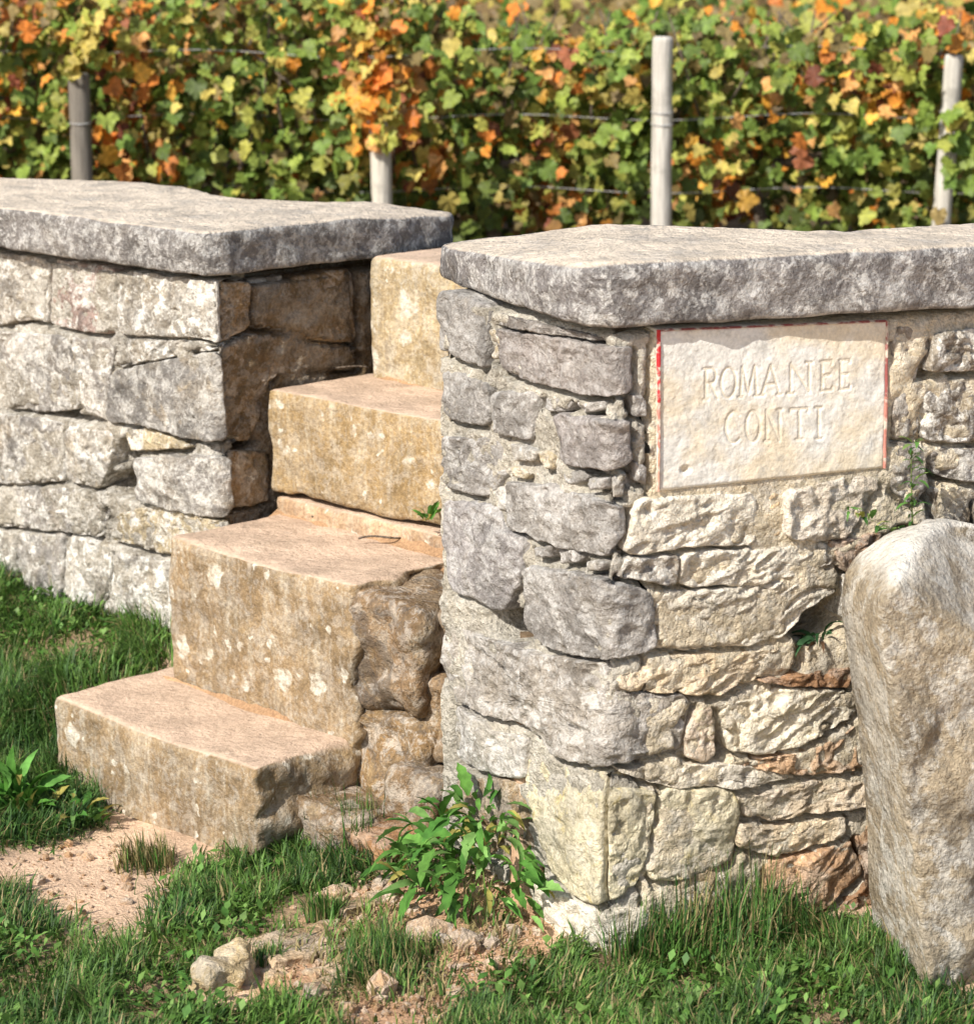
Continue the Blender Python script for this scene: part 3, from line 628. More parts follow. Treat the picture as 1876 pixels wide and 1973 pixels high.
SIGN_BOX = (.075, .52, .77, 1.12)
holes = []
for (win, x, y, rx, ry, dp) in [(W6, 335, 215, 100, 60, .22), (W6, 1355, 195, 80, 75, .20), (W6, 1300, 330, 14, 50, .06), (W6, 900, 590, 12, 60, .05), (W6, 1036, 620, 30, 50, .10), (W6, 660, 696, 110, 22, .08), (W6, 520, 655, 60, 20, .07),
                              (W6, 196, 465, 16, 14, .06), (W6, 600, 342, 120, 20, .07), (W4, 600, 838, 110, 20, .07), (W4, 600, 596, 80, 12, .04), (W4, 560, 640, 60, 10, .03), (W4, 1730, 900, 20, 90, .08), (W4, 1640, 1090, 60, 60, .08), (W4, 1720, 530, 40, 16, .05), (W4, 1800, 860, 120, 16, .06),
                              (W6, 1420, 520, 90, 14, .05), (W6, 1400, 836, 160, 12, .04)]:
    x, y = win([(x, y)])[0]; s, z = sz_right(x, y); holes.append((s, z, rx * .583 / F_PX * 4.4 * 1.1, ry * .583 / F_PX * 4.4, dp))
mortar_sheet(SURF_R, -.522, .07, -.08, 1.115, M_MORTAR, wr, alb(220, 211, 192, .5), holes, base=-.004, amp=.009, ztop=1.088, sel=.48)
mortar_sheet(SURF_R, .07, 1.75, -.08, 1.115, M_MORTAR, wr, alb(226, 210, 180, .6, 1.05), holes, base=.003, amp=.012, sel=.7, ztop=1.088, pit=SIGN_BOX)
nD = np.array([DXD[1], -DXD[0]]); nC = np.array([CXD[1], -CXD[0]])
pl = [KR - DXD * .51 - nD * .11, KR - (nD + nC) * .085, KR + CXD * 1.75 - nC * .11, KR + CXD * 1.75 - nC * .45, KR + CXD * .05 - nC * .55, KR - DXD * .52 - nD * .45 ]
prism('rubble_core', pl, -.1, 1.10, M_MORTAR, wr, alb(150, 138, 120, .5))
# the return of the wall end beside the stairs
EL = KR - DXD * .522
SURF_E = bent(EL + BX * .0, -np.array([AX[0] * .05 + BX[0], AX[1] * .05 + BX[1]]), DXD, .02)
mortar_sheet(SURF_E, -.5, .02, -.05, 1.10, M_MORTAR, wr, alb(180, 168, 148, .6), [], base=-.012, amp=.01, step=.014)
zb, zt = 1.1045, 1.212
fr = [on_z(x, y, zb)[:2] for x, y in [(852, 536), (890, 556), (1040, 609), (1110, 627), (1180, 632), (1300, 626), (1600, 608), (1876, 590)]]
bk = [np.array(p) for p in [(.894, 4.69), (.55, 4.53), (.308, 4.43), (.094, 4.56), (-.035, 4.73), (-.085, 4.74)]]
slab('coping_stone', fr + [fr[-1] + CXD * .8, bk[0] + CXD * .8] + bk, zb, zt, M_COPING, wr, alb(152, 147, 144, .65), rnd=.016, rough=.009, topr=.004, cut=.07, zfun=lambda x, y, z: -.045 * np.clip((.2 - x) / .29, 0, 1) * (z - zb) / (zt - zb))

# ------------------------------------------------------------------ carved sign
def WS(x, y): return (1172.5 + .3125 * x, 586.2 + .3125 * y)
cor = [sz_right(*WS(*p)) for p in [(288, 150), (1712, 92), (1690, 1008), (292, 1150)]]   # TL TR BR BL
cor = np.array(cor); sc_c = cor.mean(0)
sg = thing('carved_sign', SURF_R(np.array([sc_c[0]]), np.array([cor[2][1]]), np.array([0.]))[0], 'cream stone plaque carved ROMANEE CONTI with faded red border, set in wall', 'sign')
R1B, R1T = ((575, 585), (1475, 515)), ((575, 395), (1475, 338)); R2B, R2T = ((705, 850), (1300, 822)), ((705, 662), (1300, 632))
def lpt(x, t, B, T):
    f = (x - B[0][0]) / (B[1][0] - B[0][0]); yb = B[0][1] + f * (B[1][1] - B[0][1]); yt = T[0][1] + f * (T[1][1] - T[0][1])
    return sz_right(*WS(x, yb + t * (yt - yb)))
arc = lambda cx, cy, rx, ry, a0, a1, n=12: [(cx + rx * math.cos(math.radians(a0 + (a1 - a0) * k / n)), cy + ry * math.sin(math.radians(a0 + (a1 - a0) * k / n))) for k in range(n + 1)]
sf = lambda x, y, w=.16: [(x - w, y), (x + w, y)]
GL = {'R': [[(.12, 0), (.12, 1)], [(.12, 1), (.5, 1)] + arc(.5, .76, .32, .24, 80, -80, 8) + [(.12, .52)], [(.42, .52), (.92, 0)], sf(.12, 0), sf(.06, 1, .1)],
      'O': [arc(.5, .5, .48, .5, 0, 360, 20)],
      'M': [[(.1, 0), (.18, 1)], [(.18, 1), (.5, .12)], [(.5, .12), (.82, 1)], [(.82, 1), (.92, 0)], sf(.1, 0, .12), sf(.92, 0, .12)],
      'A': [[(.05, 0), (.5, 1)], [(.5, 1), (.95, 0)], [(.22, .36), (.78, .36)], sf(.05, 0, .12), sf(.95, 0, .12)],
      'N': [[(.12, 0), (.12, 1)], [(.12, 1), (.88, 0)], [(.88, 0), (.88, 1)], sf(.12, 0, .14), sf(.88, 1, .14)],
      'E': [[(.15, 0), (.15, 1)], [(.05, 1), (.9, 1), (.9, .9)], [(.15, .52), (.75, .52)], [(.05, 0), (.92, 0), (.92, .1)]],
      'C': [arc(.55, .5, .5, .5, 48, 312, 16)], 'T': [[(.5, 0), (.5, 1)], [(0, .9), (0, 1), (1, 1), (1, .9)], sf(.5, 0, .2)], 'I': [[(.5, 0), (.5, 1)], sf(.5, 0, .5), sf(.5, 1, .5)]}
LET = [('R', 578, 668, 0), ('O', 682, 776, 0), ('M', 792, 912, 0), ('A', 926, 1034, 0), ('N', 1056, 1166, 0), ('E', 1290, 1372, 0), ('E', 1408, 1478, 0),
       ('C', 706, 806, 1), ('O', 836, 924, 1), ('N', 950, 1054, 1), ('T', 1108, 1216, 1), ('I', 1262, 1302, 1)]
LET[3] = ('A', 928, 1046, 0); LET[4] = ('N', 1092, 1240, 0)
strokes = []; letters = []
for ch, x0, x1, row in LET:
    B, T = (R1B, R1T) if row == 0 else (R2B, R2T); mine = []
    for line in GL[ch]: mine.append(np.array([lpt(x0 + u * (x1 - x0), v, B, T) for u, v in line]))
    letters.append(mine); strokes += mine
nu, nv = 250, 160; u, v = np.meshgrid(np.linspace(0, 1, nu), np.linspace(0, 1, nv)); u = u.ravel()[:, None]; v = v.ravel()[:, None]
SZ = (cor[3] * (1 - u) + cor[2] * u) * (1 - v) + (cor[0] * (1 - u) + cor[1] * u) * v
d = np.full(len(SZ), 9.0)
for ln in strokes:
    for a, b in zip(ln[:-1], ln[1:]):
        ab = b - a; t = np.clip(((SZ - a) @ ab) / (ab @ ab + 1e-12), 0, 1); d = np.minimum(d, np.linalg.norm(SZ - a - t[:, None] * ab, axis=1))
q = np.column_stack([SZ, np.zeros(len(SZ))]); edge = np.minimum(np.minimum(u, 1 - u) * .42, np.minimum(v, 1 - v) * .27).ravel()
def sign_h(q): return .006 + .0020 * fbm(q, 9, 5) + .0012 * fbm(q, 45, 3)
h = sign_h(q) - .0024 * np.clip(1 - d / .0040, 0, 1) - .006 * np.clip(1 - edge / .006, 0, 1) ** 2 - .010 * np.clip(1 - np.hypot((u.ravel() - .12) / .03, (v.ravel() - .12) / .035), 0, 1)
V = SURF_R(SZ[:, 0], SZ[:, 1], h)
fs = [[j * nu + i, j * nu + i + 1, (j + 1) * nu + i + 1, (j + 1) * nu + i] for j in range(nv - 1) for i in range(nu - 1)]
loop = list(range(nu)) + [j * nu + nu - 1 for j in range(1, nv)] + [(nv - 1) * nu + i for i in range(nu - 2, -1, -1)] + [j * nu for j in range(nv - 2, 0, -1)]
back = SURF_R(SZ[loop, 0], SZ[loop, 1], np.full(len(loop), -.05)); nV = len(V); m = len(loop)
fs += [[loop[(i + 1) % m], loop[i], nV + i, nV + (i + 1) % m] for i in range(m)]
mk('slab', np.vstack([V, back]), fs, M_SIGN, sg)
for mine in letters:
    vv, ff = [], []
    for ln in mine:
        P = resample_open = np.vstack([ln[0]] + [a + (b - a) * t for a, b in zip(ln[:-1], ln[1:]) for t in (.34, .67, 1)])
        tg = np.gradient(P, axis=0); tg /= np.linalg.norm(tg, axis=1)[:, None] + 1e-9; nn_ = np.column_stack([-tg[:, 1], tg[:, 0]]) * .0013
        for s_ in (-1, 1):
            Q = P + s_ * nn_; hh = sign_h(np.column_stack([P, np.zeros(len(P))])) - .0015
            vv.append(SURF_R(Q[:, 0], Q[:, 1], hh))
        o0 = sum(len(x) for x in vv[:-2]); k = len(P)
        ff += [[o0 + i, o0 + i + 1, o0 + k + i + 1, o0 + k + i] for i in range(k - 1)]
    mk('letter', np.vstack(vv), ff, M_LETTER, sg)
def paint(x0, y0, x1, y1, w0, w1, col, hgt=.0125):
    n = 40; t = np.linspace(0, 1, n); a = np.array([sz_right(*WS(x0 + (x1 - x0) * k, y0 + (y1 - y0) * k)) for k in t])
    tg = a[-1] - a[0]; tg /= np.linalg.norm(tg); nn_ = np.array([-tg[1], tg[0]]); w = (w0 + (w1 - w0) * t) * (1 + .35 * fbm(np.column_stack([a, np.full(n, x0)]), 40, 3))
    rows = [a + nn_ * (w * k)[:, None] for k in (-1, 0, 1)]
    V = np.vstack([SURF_R(r[:, 0], r[:, 1], sign_h(np.column_stack([r, np.zeros(n)])) - .006 + hgt * .8 - (.006 if k != 1 else 0)) for k, r in enumerate(rows)])
    f = [[k * n + i, k * n + i + 1, (k + 1) * n + i + 1, (k + 1) * n + i] for k in (0, 1) for i in range(n - 1)]
    mk('painted_line', V, f, M_PAINT, sg, color=col)
RED = (.50, .035, .04, 1); PINKR = (.52, .22, .17, 1); DRED = (.30, .09, .08, 1)
paint(300, 152, 302, 600, .0042, .0040, RED); paint(302, 602, 300, 880, .0036, .0030, PINKR); paint(300, 882, 296, 1148, .0028, .0022, (.52, .30, .22, 1))
paint(1706, 100, 1700, 560, .0030, .0036, DRED); paint(1698, 562, 1690, 1006, .0050, .0034, PINKR)
paint(310, 156, 1700, 100, .0022, .0022, DRED)

# ------------------------------------------------------------------ guard stone leaning on the wall
def gz1(x, y): return float(ground_z(np.array([x]), np.array([y]))[0])
GB = np.array([.725, 4.00])                      # vertical plane the stone's face stands near, parallel to the wall
def sz_guard(px, py): q = on_v(px + 52, py, GB, CXD); return np.array([(q[:2] - GB) @ CXD, q[2]])
gp = np.array([sz_guard(*p) for p in [(1662, 1165), (1690, 1120), (1735, 1092), (1775, 1064), (1840, 1046), (1960, 1052), (2090, 1120), (2170, 1330), (2200, 1600), (2190, 2000), (2000, 2140), (1745, 2140), (1738, 1960), (1724, 1780), (1708, 1600), (1684, 1400), (1655, 1270)]])
P = resample(chaikin(gp, .2), 220); P = P + .008 * np.column_stack([fbm(np.column_stack([P, P[:, 0] * 0]), 9, 4), fbm(np.column_stack([P, P[:, 0] * 0 + 9]), 9, 4)])
c = centroid(P); nr = 60; r = np.linspace(0, 1, nr + 1)[1:]; S = np.vstack([c[None]] + [c + (P - c) * k for k in r]); R = np.r_[0, np.repeat(r, 220)]; L = np.linalg.norm(P - c, axis=1); LL = np.r_[L.mean(), np.tile(L, nr)]
p1, p2 = sz_guard(1690, 1150), sz_guard(1876, 1250); nn_ = np.array([-(p2 - p1)[1], (p2 - p1)[0]]); nn_ /= np.linalg.norm(nn_)
p3, p4 = sz_guard(1700, 1760), sz_guard(1876, 1700); n2_ = np.array([(p4 - p3)[1], -(p4 - p3)[0]]); n2_ /= np.linalg.norm(n2_)
h1 = .012 + .06 * S[:, 0] - .03 * S[:, 1]; h2 = np.maximum(.0 - 1.05 * ((S - p1) @ nn_), -.15); h3 = .05 - .35 * ((S - p3) @ n2_)
q = np.column_stack([S, np.full(len(S), 4.4)]); kk = 220.
h = -np.log(np.exp(-kk * h1) + np.exp(-kk * h2) + np.exp(-kk * h3)) / kk
e = (1 - R) * LL * .8; ed = .009 * (1 + .7 * fbm(q + 2, 6, 3)); x = np.clip(e / ed, 0, 1)
h = h - ed * (1 - np.sqrt(np.clip(1 - (1 - x) ** 2, 0, 1))) + .013 * fbm(q, 5, 5, .6) + .014 * (.5 - worley(q, 6, 3)) + .006 * (.5 - worley(q, 15, 8)) - .040 * np.clip(fbm(q + 8, 8, 5, .6) - .16, 0, 1)
nC_ = np.array([CXD[1], -CXD[0]])
def gsurf(S, h): return np.column_stack([GB + CXD * S[:, :1] + nC_ * h[:, None], S[:, 1]])
V = np.vstack([gsurf(S, h), gsurf(c + (P - c) * [.96, .99], h[-220:] - .05), gsurf(c + (P - c) * [.82, .96], np.minimum(h[-220:] - .09, -.24))])
bo = mk('guard_stone', V, ringfaces(nr + 2, 220), M_BOULDER, color=alb(182, 166, 140, .7, 1.25), origin=np.r_[GB, 0])
tag(bo, 'tall pale weathered guard stone standing against the wall at right', 'boulder')

# ------------------------------------------------------------------ loose rocks in the earth
def rock(px, py, sx, sy, sz, col, label, rotz=0, tilt=0, name='rock', sink=.35, mat=None, seed=0):
    g = on_z(px, py, .0); z = gz1(g[0], g[1]); g = on_z(px, py, z); R_ = Matrix.Rotation(rotz, 3, 'Z') @ Matrix.Rotation(tilt, 3, 'Y'); rs = np.random.default_rng(seed + 90)
    cs = []
    for k in (-1, 1):
        for (i, j) in ((-1, -1), (1, -1), (1, 1), (-1, 1)):
            v = Vector((i * sx / 2 * rs.uniform(.75, 1.1), j * sy / 2 * rs.uniform(.75, 1.1), k * sz / 2 * rs.uniform(.8, 1.1))); v = R_ @ v; cs.append(np.array(v) + np.array([g[0], g[1], z + sz * (.5 - sink)]))
    o = block(name, cs, mat or M_CREAM, None, col, rnd=min(sx, sy, sz) * .14, rough=min(sx, sy, sz) * .22, res=.006, freq=16, wor=1.4)
    return tag(o, label, 'rock', 'rocks bedded in the earth')
rock(425, 1905, .085, .06, .075, alb(222, 196, 150, .4), 'pale split rock standing in the grass at the bottom, left half', .4, .25, seed=1)
rock(465, 1888, .05, .08, .09, alb(224, 198, 152, .4), 'pale split rock standing in the grass at the bottom, right half', .3, -.35, seed=2)
for i, (x, y, a, b, c_, lab) in enumerate([(560, 1815, .19, .06, .05, 'long layered sandy rock beside the small green tuft, upper ledge'), (600, 1842, .20, .06, .05, 'long layered sandy rock in bare earth, lower ledge'),
                                          (700, 1745, .14, .05, .05, 'long sandy rock in the earth left of the leafy weed'), (650, 1720, .07, .045, .04, 'small sandy rock at the grass edge above the ledges'),
                                          (640, 1880, .10, .07, .05, 'rounded ochre rock low in the bare earth'), (530, 1880, .05, .04, .035, 'small pinkish rock right of the split rock')]):
    rock(x, y, a, b, c_, alb(218, 184, 142, .3), lab, [.62, .66, .85, .7, .5, .4][i], .06, sink=.72, seed=10 + i)
rock(848, 1818, .022, .018, .03, alb(250, 226, 200, .8), 'small white pebble on bare earth below the leafy weed', .3, .3, sink=.3, seed=31, name='pebble')
# loose crumbs of stone on the bare earth
def scatter(polys, n, zmax=1.0):
    out = []
    while len(out) < n:
        x = RNG.uniform(-1.35, 1.3, 4000); y = RNG.uniform(3.62, 6.1, 4000); z = np.zeros(4000); p_, q_ = project(np.column_stack([x, y, ground_z(x, y)]))
        ok = np.zeros(4000, bool)
        for poly in polys: ok |= in_poly(p_ + RNG.normal(0, 24, 4000), q_ + RNG.normal(0, 14, 4000), poly)
        ok &= inside_field(x, y) < .01
        out += list(zip(x[ok], y[ok]))
    out = np.array(out[:n]); return out
DIRT = [(-100, 1640), (230, 1600), (340, 1690), (320, 1780), (215, 1850), (100, 1790), (-100, 1720)]
ico = np.array([(0, 0, 1), (.9, 0, .45), (.28, .85, .45), (-.72, .53, .45), (-.72, -.53, .45), (.28, -.85, .45), (.72, .53, -.45), (-.28, .85, -.45), (-.9, 0, -.45), (-.28, -.85, -.45), (.72, -.53, -.45), (0, 0, -1)])
icf = [(0, 1, 2), (0, 2, 3), (0, 3, 4), (0, 4, 5), (0, 5, 1), (1, 6, 2), (2, 6, 7), (2, 7, 3), (3, 7, 8), (3, 8, 4), (4, 8, 9), (4, 9, 5), (5, 9, 10), (5, 10, 1), (1, 10, 6), (11, 7, 6), (11, 8, 7), (11, 9, 8), (11, 10, 9), (11, 6, 10)]
pts = np.vstack([scatter([G_THIN], 1500), scatter([DIRT], 260)]); pz = ground_z(pts[:, 0], pts[:, 1]); V, Fc = [], []
for k, (x, y) in enumerate(pts):
    s = .0022 * np.exp(abs(RNG.normal(0, .75))); V.append(ico * RNG.uniform(.6, 1.3, 3) * s * RNG.uniform(.75, 1.25, (12, 1)) + [x, y, pz[k] + s * .25]); Fc += [[a + 12 * k, b + 12 * k, c + 12 * k] for a, b, c in icf]
crumb = mk('gravel', np.vstack(V), Fc, M_CREAM, origin=(0, 0, 0), color=alb(214, 172, 130, .5), smooth=False); tag(crumb, 'loose stone crumbs on the bare earth', 'gravel', kind='stuff')

# ------------------------------------------------------------------ grass
def blades(pts, z, length, width, lean, cols, bend=.6):
    n = len(pts); pp3 = np.column_stack([pts, np.zeros(n)]); az = 5.5 * fbm(pp3, 9, 2) + RNG.normal(0, .9, n); dr = np.column_stack([np.cos(az), np.sin(az)]); L = length; ln = np.abs(lean)
    base = np.column_stack([pts, z]); sd = np.column_stack([-dr[:, 1], dr[:, 0], np.zeros(n)]) * (width / 2)[:, None]
    p1 = base + np.column_stack([dr * (L * .45 * ln * .6)[:, None], L * .5 * np.cos(ln * .6)]); p2 = base + np.column_stack([dr * (L * (.45 * ln * .6 + .5 * np.sin(np.clip(ln * 1.4, 0, 1.9))))[:, None], L * (.5 * np.cos(ln * .6) + .5 * np.cos(np.clip(ln * 1.4, 0, 1.9)))])
    base = base - [0, 0, .006]
    V = np.stack([base - sd, base + sd, p1 + sd * .8, p1 - sd * .8, p2], 1).reshape(-1, 3); i = np.arange(n)[:, None] * 5
    q = np.hstack([i, i + 1, i + 2, i + 3]).tolist(); t = np.hstack([i + 3, i + 2, i + 4]).tolist()
    return V, q + t, np.repeat(cols, 5, 0)
def grass_cols(n, dry=.12, pts=None):
    g = np.array([[.05, .135, .024], [.08, .185, .034], [.125, .235, .05], [.035, .09, .022]]); c = g[RNG.integers(0, 4, n)] * RNG.uniform(.7, 1.3, (n, 1))
    if pts is not None:
        w = np.clip(.5 + 1.1 * fbm(np.column_stack([pts, np.zeros(n)]), 5, 3), 0, 1)[:, None]; c = c * (.75 + .5 * w) + np.array([.03, .02, 0]) * w
    d = RNG.random(n) < dry; c[d] = np.array([.36, .29, .13]) * RNG.uniform(.6, 1.2, (d.sum(), 1)); return c
def grass(name, label, groups):
    V, Fc, C = [], [], []; o0 = 0
    for polys, n, l0, l1, dry, lean in groups:
        p = scatter(polys, n); clump = np.clip(.66 + 1.1 * fbm(np.column_stack([p, np.zeros(n)]), 9, 4), .08, 1.25)
        keep = RNG.random(n) < clump * 1.1; p = p[keep]; clump = clump[keep]; m = len(p)
        L = RNG.uniform(l0, l1, m) * (.35 + .85 * clump)
        v, f, c = blades(p, ground_z(p[:, 0], p[:, 1]), L, RNG.uniform(.0016, .0040, m) * np.where(RNG.random(m) < .15, 1.8, 1.0), np.abs(RNG.normal(0, lean, m)) + .3, grass_cols(m, dry, p))
        Fc += [[i + o0 for i in q] for q in f]; V.append(v); C.append(c); o0 += len(v)
    o = mk(name, np.vstack(V), Fc, M_GRASS, origin=(0, 0, 0)); vcol(o, np.vstack(C)); return tag(o, label, 'grass', kind='stuff')
grass('grass', 'green grass on the verge at the foot of the wall and steps', [([G_LEFT], 38000, .03, .085, .06, 1.1), ([G_BOTL], 52000, .018, .065, .10, 1.0), ([G_MID], 1500, .02, .05, .25, .9), ([G_RIGHT], 46000, .018, .060, .14, 1.1), ([G_THIN], 2600, .015, .05, .65, 1.0)])
def cover(polys, n, l0, l1):
    p = scatter(polys, n); z = ground_z(p[:, 0], p[:, 1]); V, Fc, C = [], [], []
    cl = fbm(np.column_stack([p, np.zeros(n)]), 6, 3); p = p[cl > -.05]; z = z[cl > -.05]; n = len(p)
    for k in range(n):
        L = RNG.uniform(l0, l1); az = RNG.uniform(0, 2 * math.pi); el = RNG.uniform(.1, 1.1); d = np.array([math.cos(az) * math.cos(el), math.sin(az) * math.cos(el), math.sin(el)]); sd = np.array([-math.sin(az), math.cos(az), 0]) * L * RNG.uniform(.18, .32)
        b = np.array([p[k, 0], p[k, 1], z[k] + RNG.uniform(.0, .03)]); V += [b, b + d * L * .5 + sd, b + d * L - [0, 0, L * .15], b + d * L * .5 - sd]; Fc.append([4 * k, 4 * k + 1, 4 * k + 2, 4 * k + 3])
    c = np.array([[.07, .17, .03], [.12, .25, .045], [.18, .31, .07]])[RNG.integers(0, 3, n)] * RNG.uniform(.75, 1.25, (n, 1)); o = mk('ground_cover', np.array(V), Fc, M_GRASS, origin=(0, 0, 0)); vcol(o, np.repeat(c, 4, 0)); return tag(o, 'small leafy ground cover mixed into the grass', 'ground cover', kind='stuff')
cover([G_LEFT, G_BOTL, G_RIGHT], 9000, .012, .032)
def tuft(px, py, n, l0, l1, spread, label, dry=.25, lean=.5):
    g = on_z(px, py, 0); z = gz1(g[0], g[1]); g = on_z(px, py, z); p = g[:2] + np.clip(RNG.normal(0, spread, (n, 2)), -1.7 * spread, 1.7 * spread)
    v, f, c = blades(p, ground_z(p[:, 0], p[:, 1]), RNG.uniform(l0, l1, n), RNG.uniform(.002, .004, n), np.abs(RNG.normal(0, lean, n)), grass_cols(n, dry))
    o = mk('grass_tuft', v, f, M_GRASS, origin=g); vcol(o, c); return tag(o, label, 'grass tuft', 'grass tufts')
tuft(1378, 1815, 620, .06, .20, .06, 'tall dark grass tuft at the foot of the corner wall', lean=.8)
tuft(1240, 1830, 500, .05, .12, .04, 'low grass tuft left of the tall tuft by the corner wall')
tuft(735, 1870, 420, .04, .085, .035, 'small grass tuft on bare earth below the leafy weed')
tuft(625, 1765, 260, .03, .06, .018, 'tiny dark tuft between the sandy rocks')
tuft(515, 1855, 160, .02, .045, .014, 'tiny tuft above the split pale rock')
tuft(285, 1668, 420, .03, .07, .03, 'dry brownish tuft at the foot of the lowest step', dry=.6)
tuft(590, 1610, 420, .06, .12, .03, 'dark grass tuft right of the lowest step', dry=.05)
tuft(690, 1640, 260, .07, .14, .03, 'long arching grass tuft between step and leafy weed', dry=.15)
tuft(1480, 1800, 500, .05, .12, .045, 'grass tuft right of the tall tuft by the corner wall')

# ------------------------------------------------------------------ broad-leaved weeds
def weed_mesh(name, wid=.26, arch=.35, lob=.0):
    n = 9; V, Fc = [], []
    for k in range(n):
        t = k / (n - 1); w = wid * (math.sin(math.pi * min(1, t ** .8 * .97 + .03)) ** .8) * .5 * (1 + lob * math.cos(k * math.pi)); x = t; z = arch * (t - t * t * 1.25)
        V += [(x, -w, z + w * .35), (x, 0, z), (x, w, z + w * .35)]
    for k in range(n - 1):
        for j in (0, 1): a = k * 3 + j; Fc.append([a, a + 3, a + 4, a + 1])
    me = bpy.data.meshes.new(name); me.from_pydata(V, [], Fc); me.polygons.foreach_set('use_smooth', [True] * len(Fc)); me.materials.append(M_WEED); return me
WEEDS = [weed_mesh('leaf', .27, .5, .12), weed_mesh('leaf', .36, .3, .18), weed_mesh('leaf', .22, .9, .08)]
def weed(px, py, n, l0, l1, spread, label, zadd=0, up=(.1, 1.0), name='weed', pos=None, cols=None):
    if pos is None:
        g = on_z(px, py, 0); z = gz1(g[0], g[1]); g = on_z(px, py, z)
    else: g = np.asarray(pos, float)
    t = thing(name, g, label, 'weed', 'weeds'); base = [(.08, .20, .035), (.13, .29, .055), (.20, .37, .10), (.07, .19, .035)] if cols is None else cols
    for k in range(n):
        az = RNG.uniform(0, 2 * math.pi); el = RNG.uniform(*up); rr = spread * RNG.uniform(.1, 1.5) ** 1; p = g + np.array([math.cos(az), math.sin(az), 0]) * rr + np.array([0, 0, RNG.uniform(0, 1.0) * math.sqrt(max(0, (spread * 1.6) ** 2 - rr * rr)) + zadd])
        rot = Quaternion((0, 0, 1), az) @ Quaternion((0, 1, 0), -el) @ Quaternion((1, 0, 0), RNG.normal(0, .5)); cc = np.array(base[RNG.integers(0, len(base))]) * RNG.uniform(.6, 1.3); cc = cc if RNG.random() > .08 else np.array([.34, .30, .08])
        inst('leaf', WEEDS[RNG.integers(0, 3)], t, p, rot, RNG.uniform(l0, l1), tuple(cc) + (1,))
    return t
weed(925, 1710, 299, .026, .082, .112, 'bushy bright green broad-leaved weed at the left foot of the corner wall', up=(-1.0, .9))
weed(815, 1590, 90, .03, .07, .055, 'smaller green weed behind the bushy one beside the rubble', up=(.2, 1.3))
weed(40, 1570, 60, .04, .095, .045, 'light green upright weed in the grass left of the lowest step', up=(.4, 1.4), cols=[(.10, .26, .04), (.14, .33, .07), (.08, .2, .03)])
weed(150, 1590, 40, .03, .06, .04, 'low dark weed between the upright weed and the lowest step', up=(.1, .9))
pc = on_v(826, 1004, np.r_[AB(-3.6, 3.47), 0], AX)
weed(0, 0, 14, .025, .045, .008, 'small green sprig sprouting on the second step by the wall', up=(.1, 1.2), pos=pc)
s_, z_ = sz_right(1590, 1245); pc = SURF_R(np.array([s_]), np.array([z_]), np.array([-.02]))[0]
weed(0, 0, 16, .03, .06, .012, 'dark ivy-like weed growing from the wall crack beside the guard stone', up=(-.3, .8), pos=pc, cols=[(.03, .09, .03), (.05, .12, .05), (.16, .09, .05)])
# two thin stalks against the wall
def stalk(pxs, label, nleaf, cols):
    P = []
    for x, y, hh in pxs: s, z = sz_right(x, y); P.append(SURF_R(np.array([s]), np.array([z]), np.array([hh]))[0])
    P = np.array(P); tt = np.linspace(0, len(P) - 1, 24); C = np.column_stack([np.interp(tt, range(len(P)), P[:, k]) for k in range(3)])
    t = thing('wall_weed', C[0], label, 'weed', 'weeds'); V, Fc = [], []
    for i, c in enumerate(C):
        r = .0022 * (1 - i / 40); V += [c + [r, 0, 0], c + [-r * .5, -r, 0], c + [-r * .5, r, 0]]
    for i in range(len(C) - 1):
        for j in range(3): Fc.append([i * 3 + j, i * 3 + (j + 1) % 3, i * 3 + 3 + (j + 1) % 3, i * 3 + 3 + j])
    mk('stem', np.array(V), Fc, M_WEED, t, color=(.28, .34, .12, 1))
    for k in range(nleaf):
        c = C[RNG.integers(4, 24)] + RNG.normal(0, .004, 3); az = RNG.uniform(math.pi, 2 * math.pi); rot = Quaternion((0, 0, 1), az) @ Quaternion((0, 1, 0), -RNG.uniform(-.3, .9))
        inst('leaf', WEEDS[k % 3], t, c, rot, RNG.uniform(.016, .034), cols[k % len(cols)] + (1,))
GC = [(.10, .22, .05), (.22, .33, .10), (.05, .13, .03)]
stalk([(1722, 1085, .05), (1722, 1000, .06), (1720, 920, .06), (1722, 845, .055)], 'thin upright leafy stalk growing up the wall right of the sign', 46, GC)
stalk([(1790, 1080, .10), (1720, 1030, .09), (1660, 995, .08), (1595, 965, .06)], 'thin weed stalk leaning left below the sign corner', 40, GC + [(.42, .42, .10)])

# ------------------------------------------------------------------ vineyard: posts, wires, vines
VY = 9.0
def cyl(path, rad, n=10):
    V, Fc = [], []; path = np.asarray(path, float); k = len(path)
    for i, c in enumerate(path):
        d = path[min(i + 1, k - 1)] - path[max(i - 1, 0)]; d /= np.linalg.norm(d); a = np.cross(d, [0, 1, 0] if abs(d[1]) < .8 else [1, 0, 0]); a /= np.linalg.norm(a); b = np.cross(d, a)
        r = rad[i] if hasattr(rad, '__len__') else rad
        V += [c + r * (math.cos(2 * math.pi * j / n) * a + math.sin(2 * math.pi * j / n) * b) for j in range(n)]
    for i in range(k - 1):
        for j in range(n): Fc.append([i * n + j, i * n + (j + 1) % n, (i + 1) * n + (j + 1) % n, (i + 1) * n + j])
    Fc += [list(range(n))[::-1], [(k - 1) * n + j for j in range(n)]]
    return np.array(V), Fc
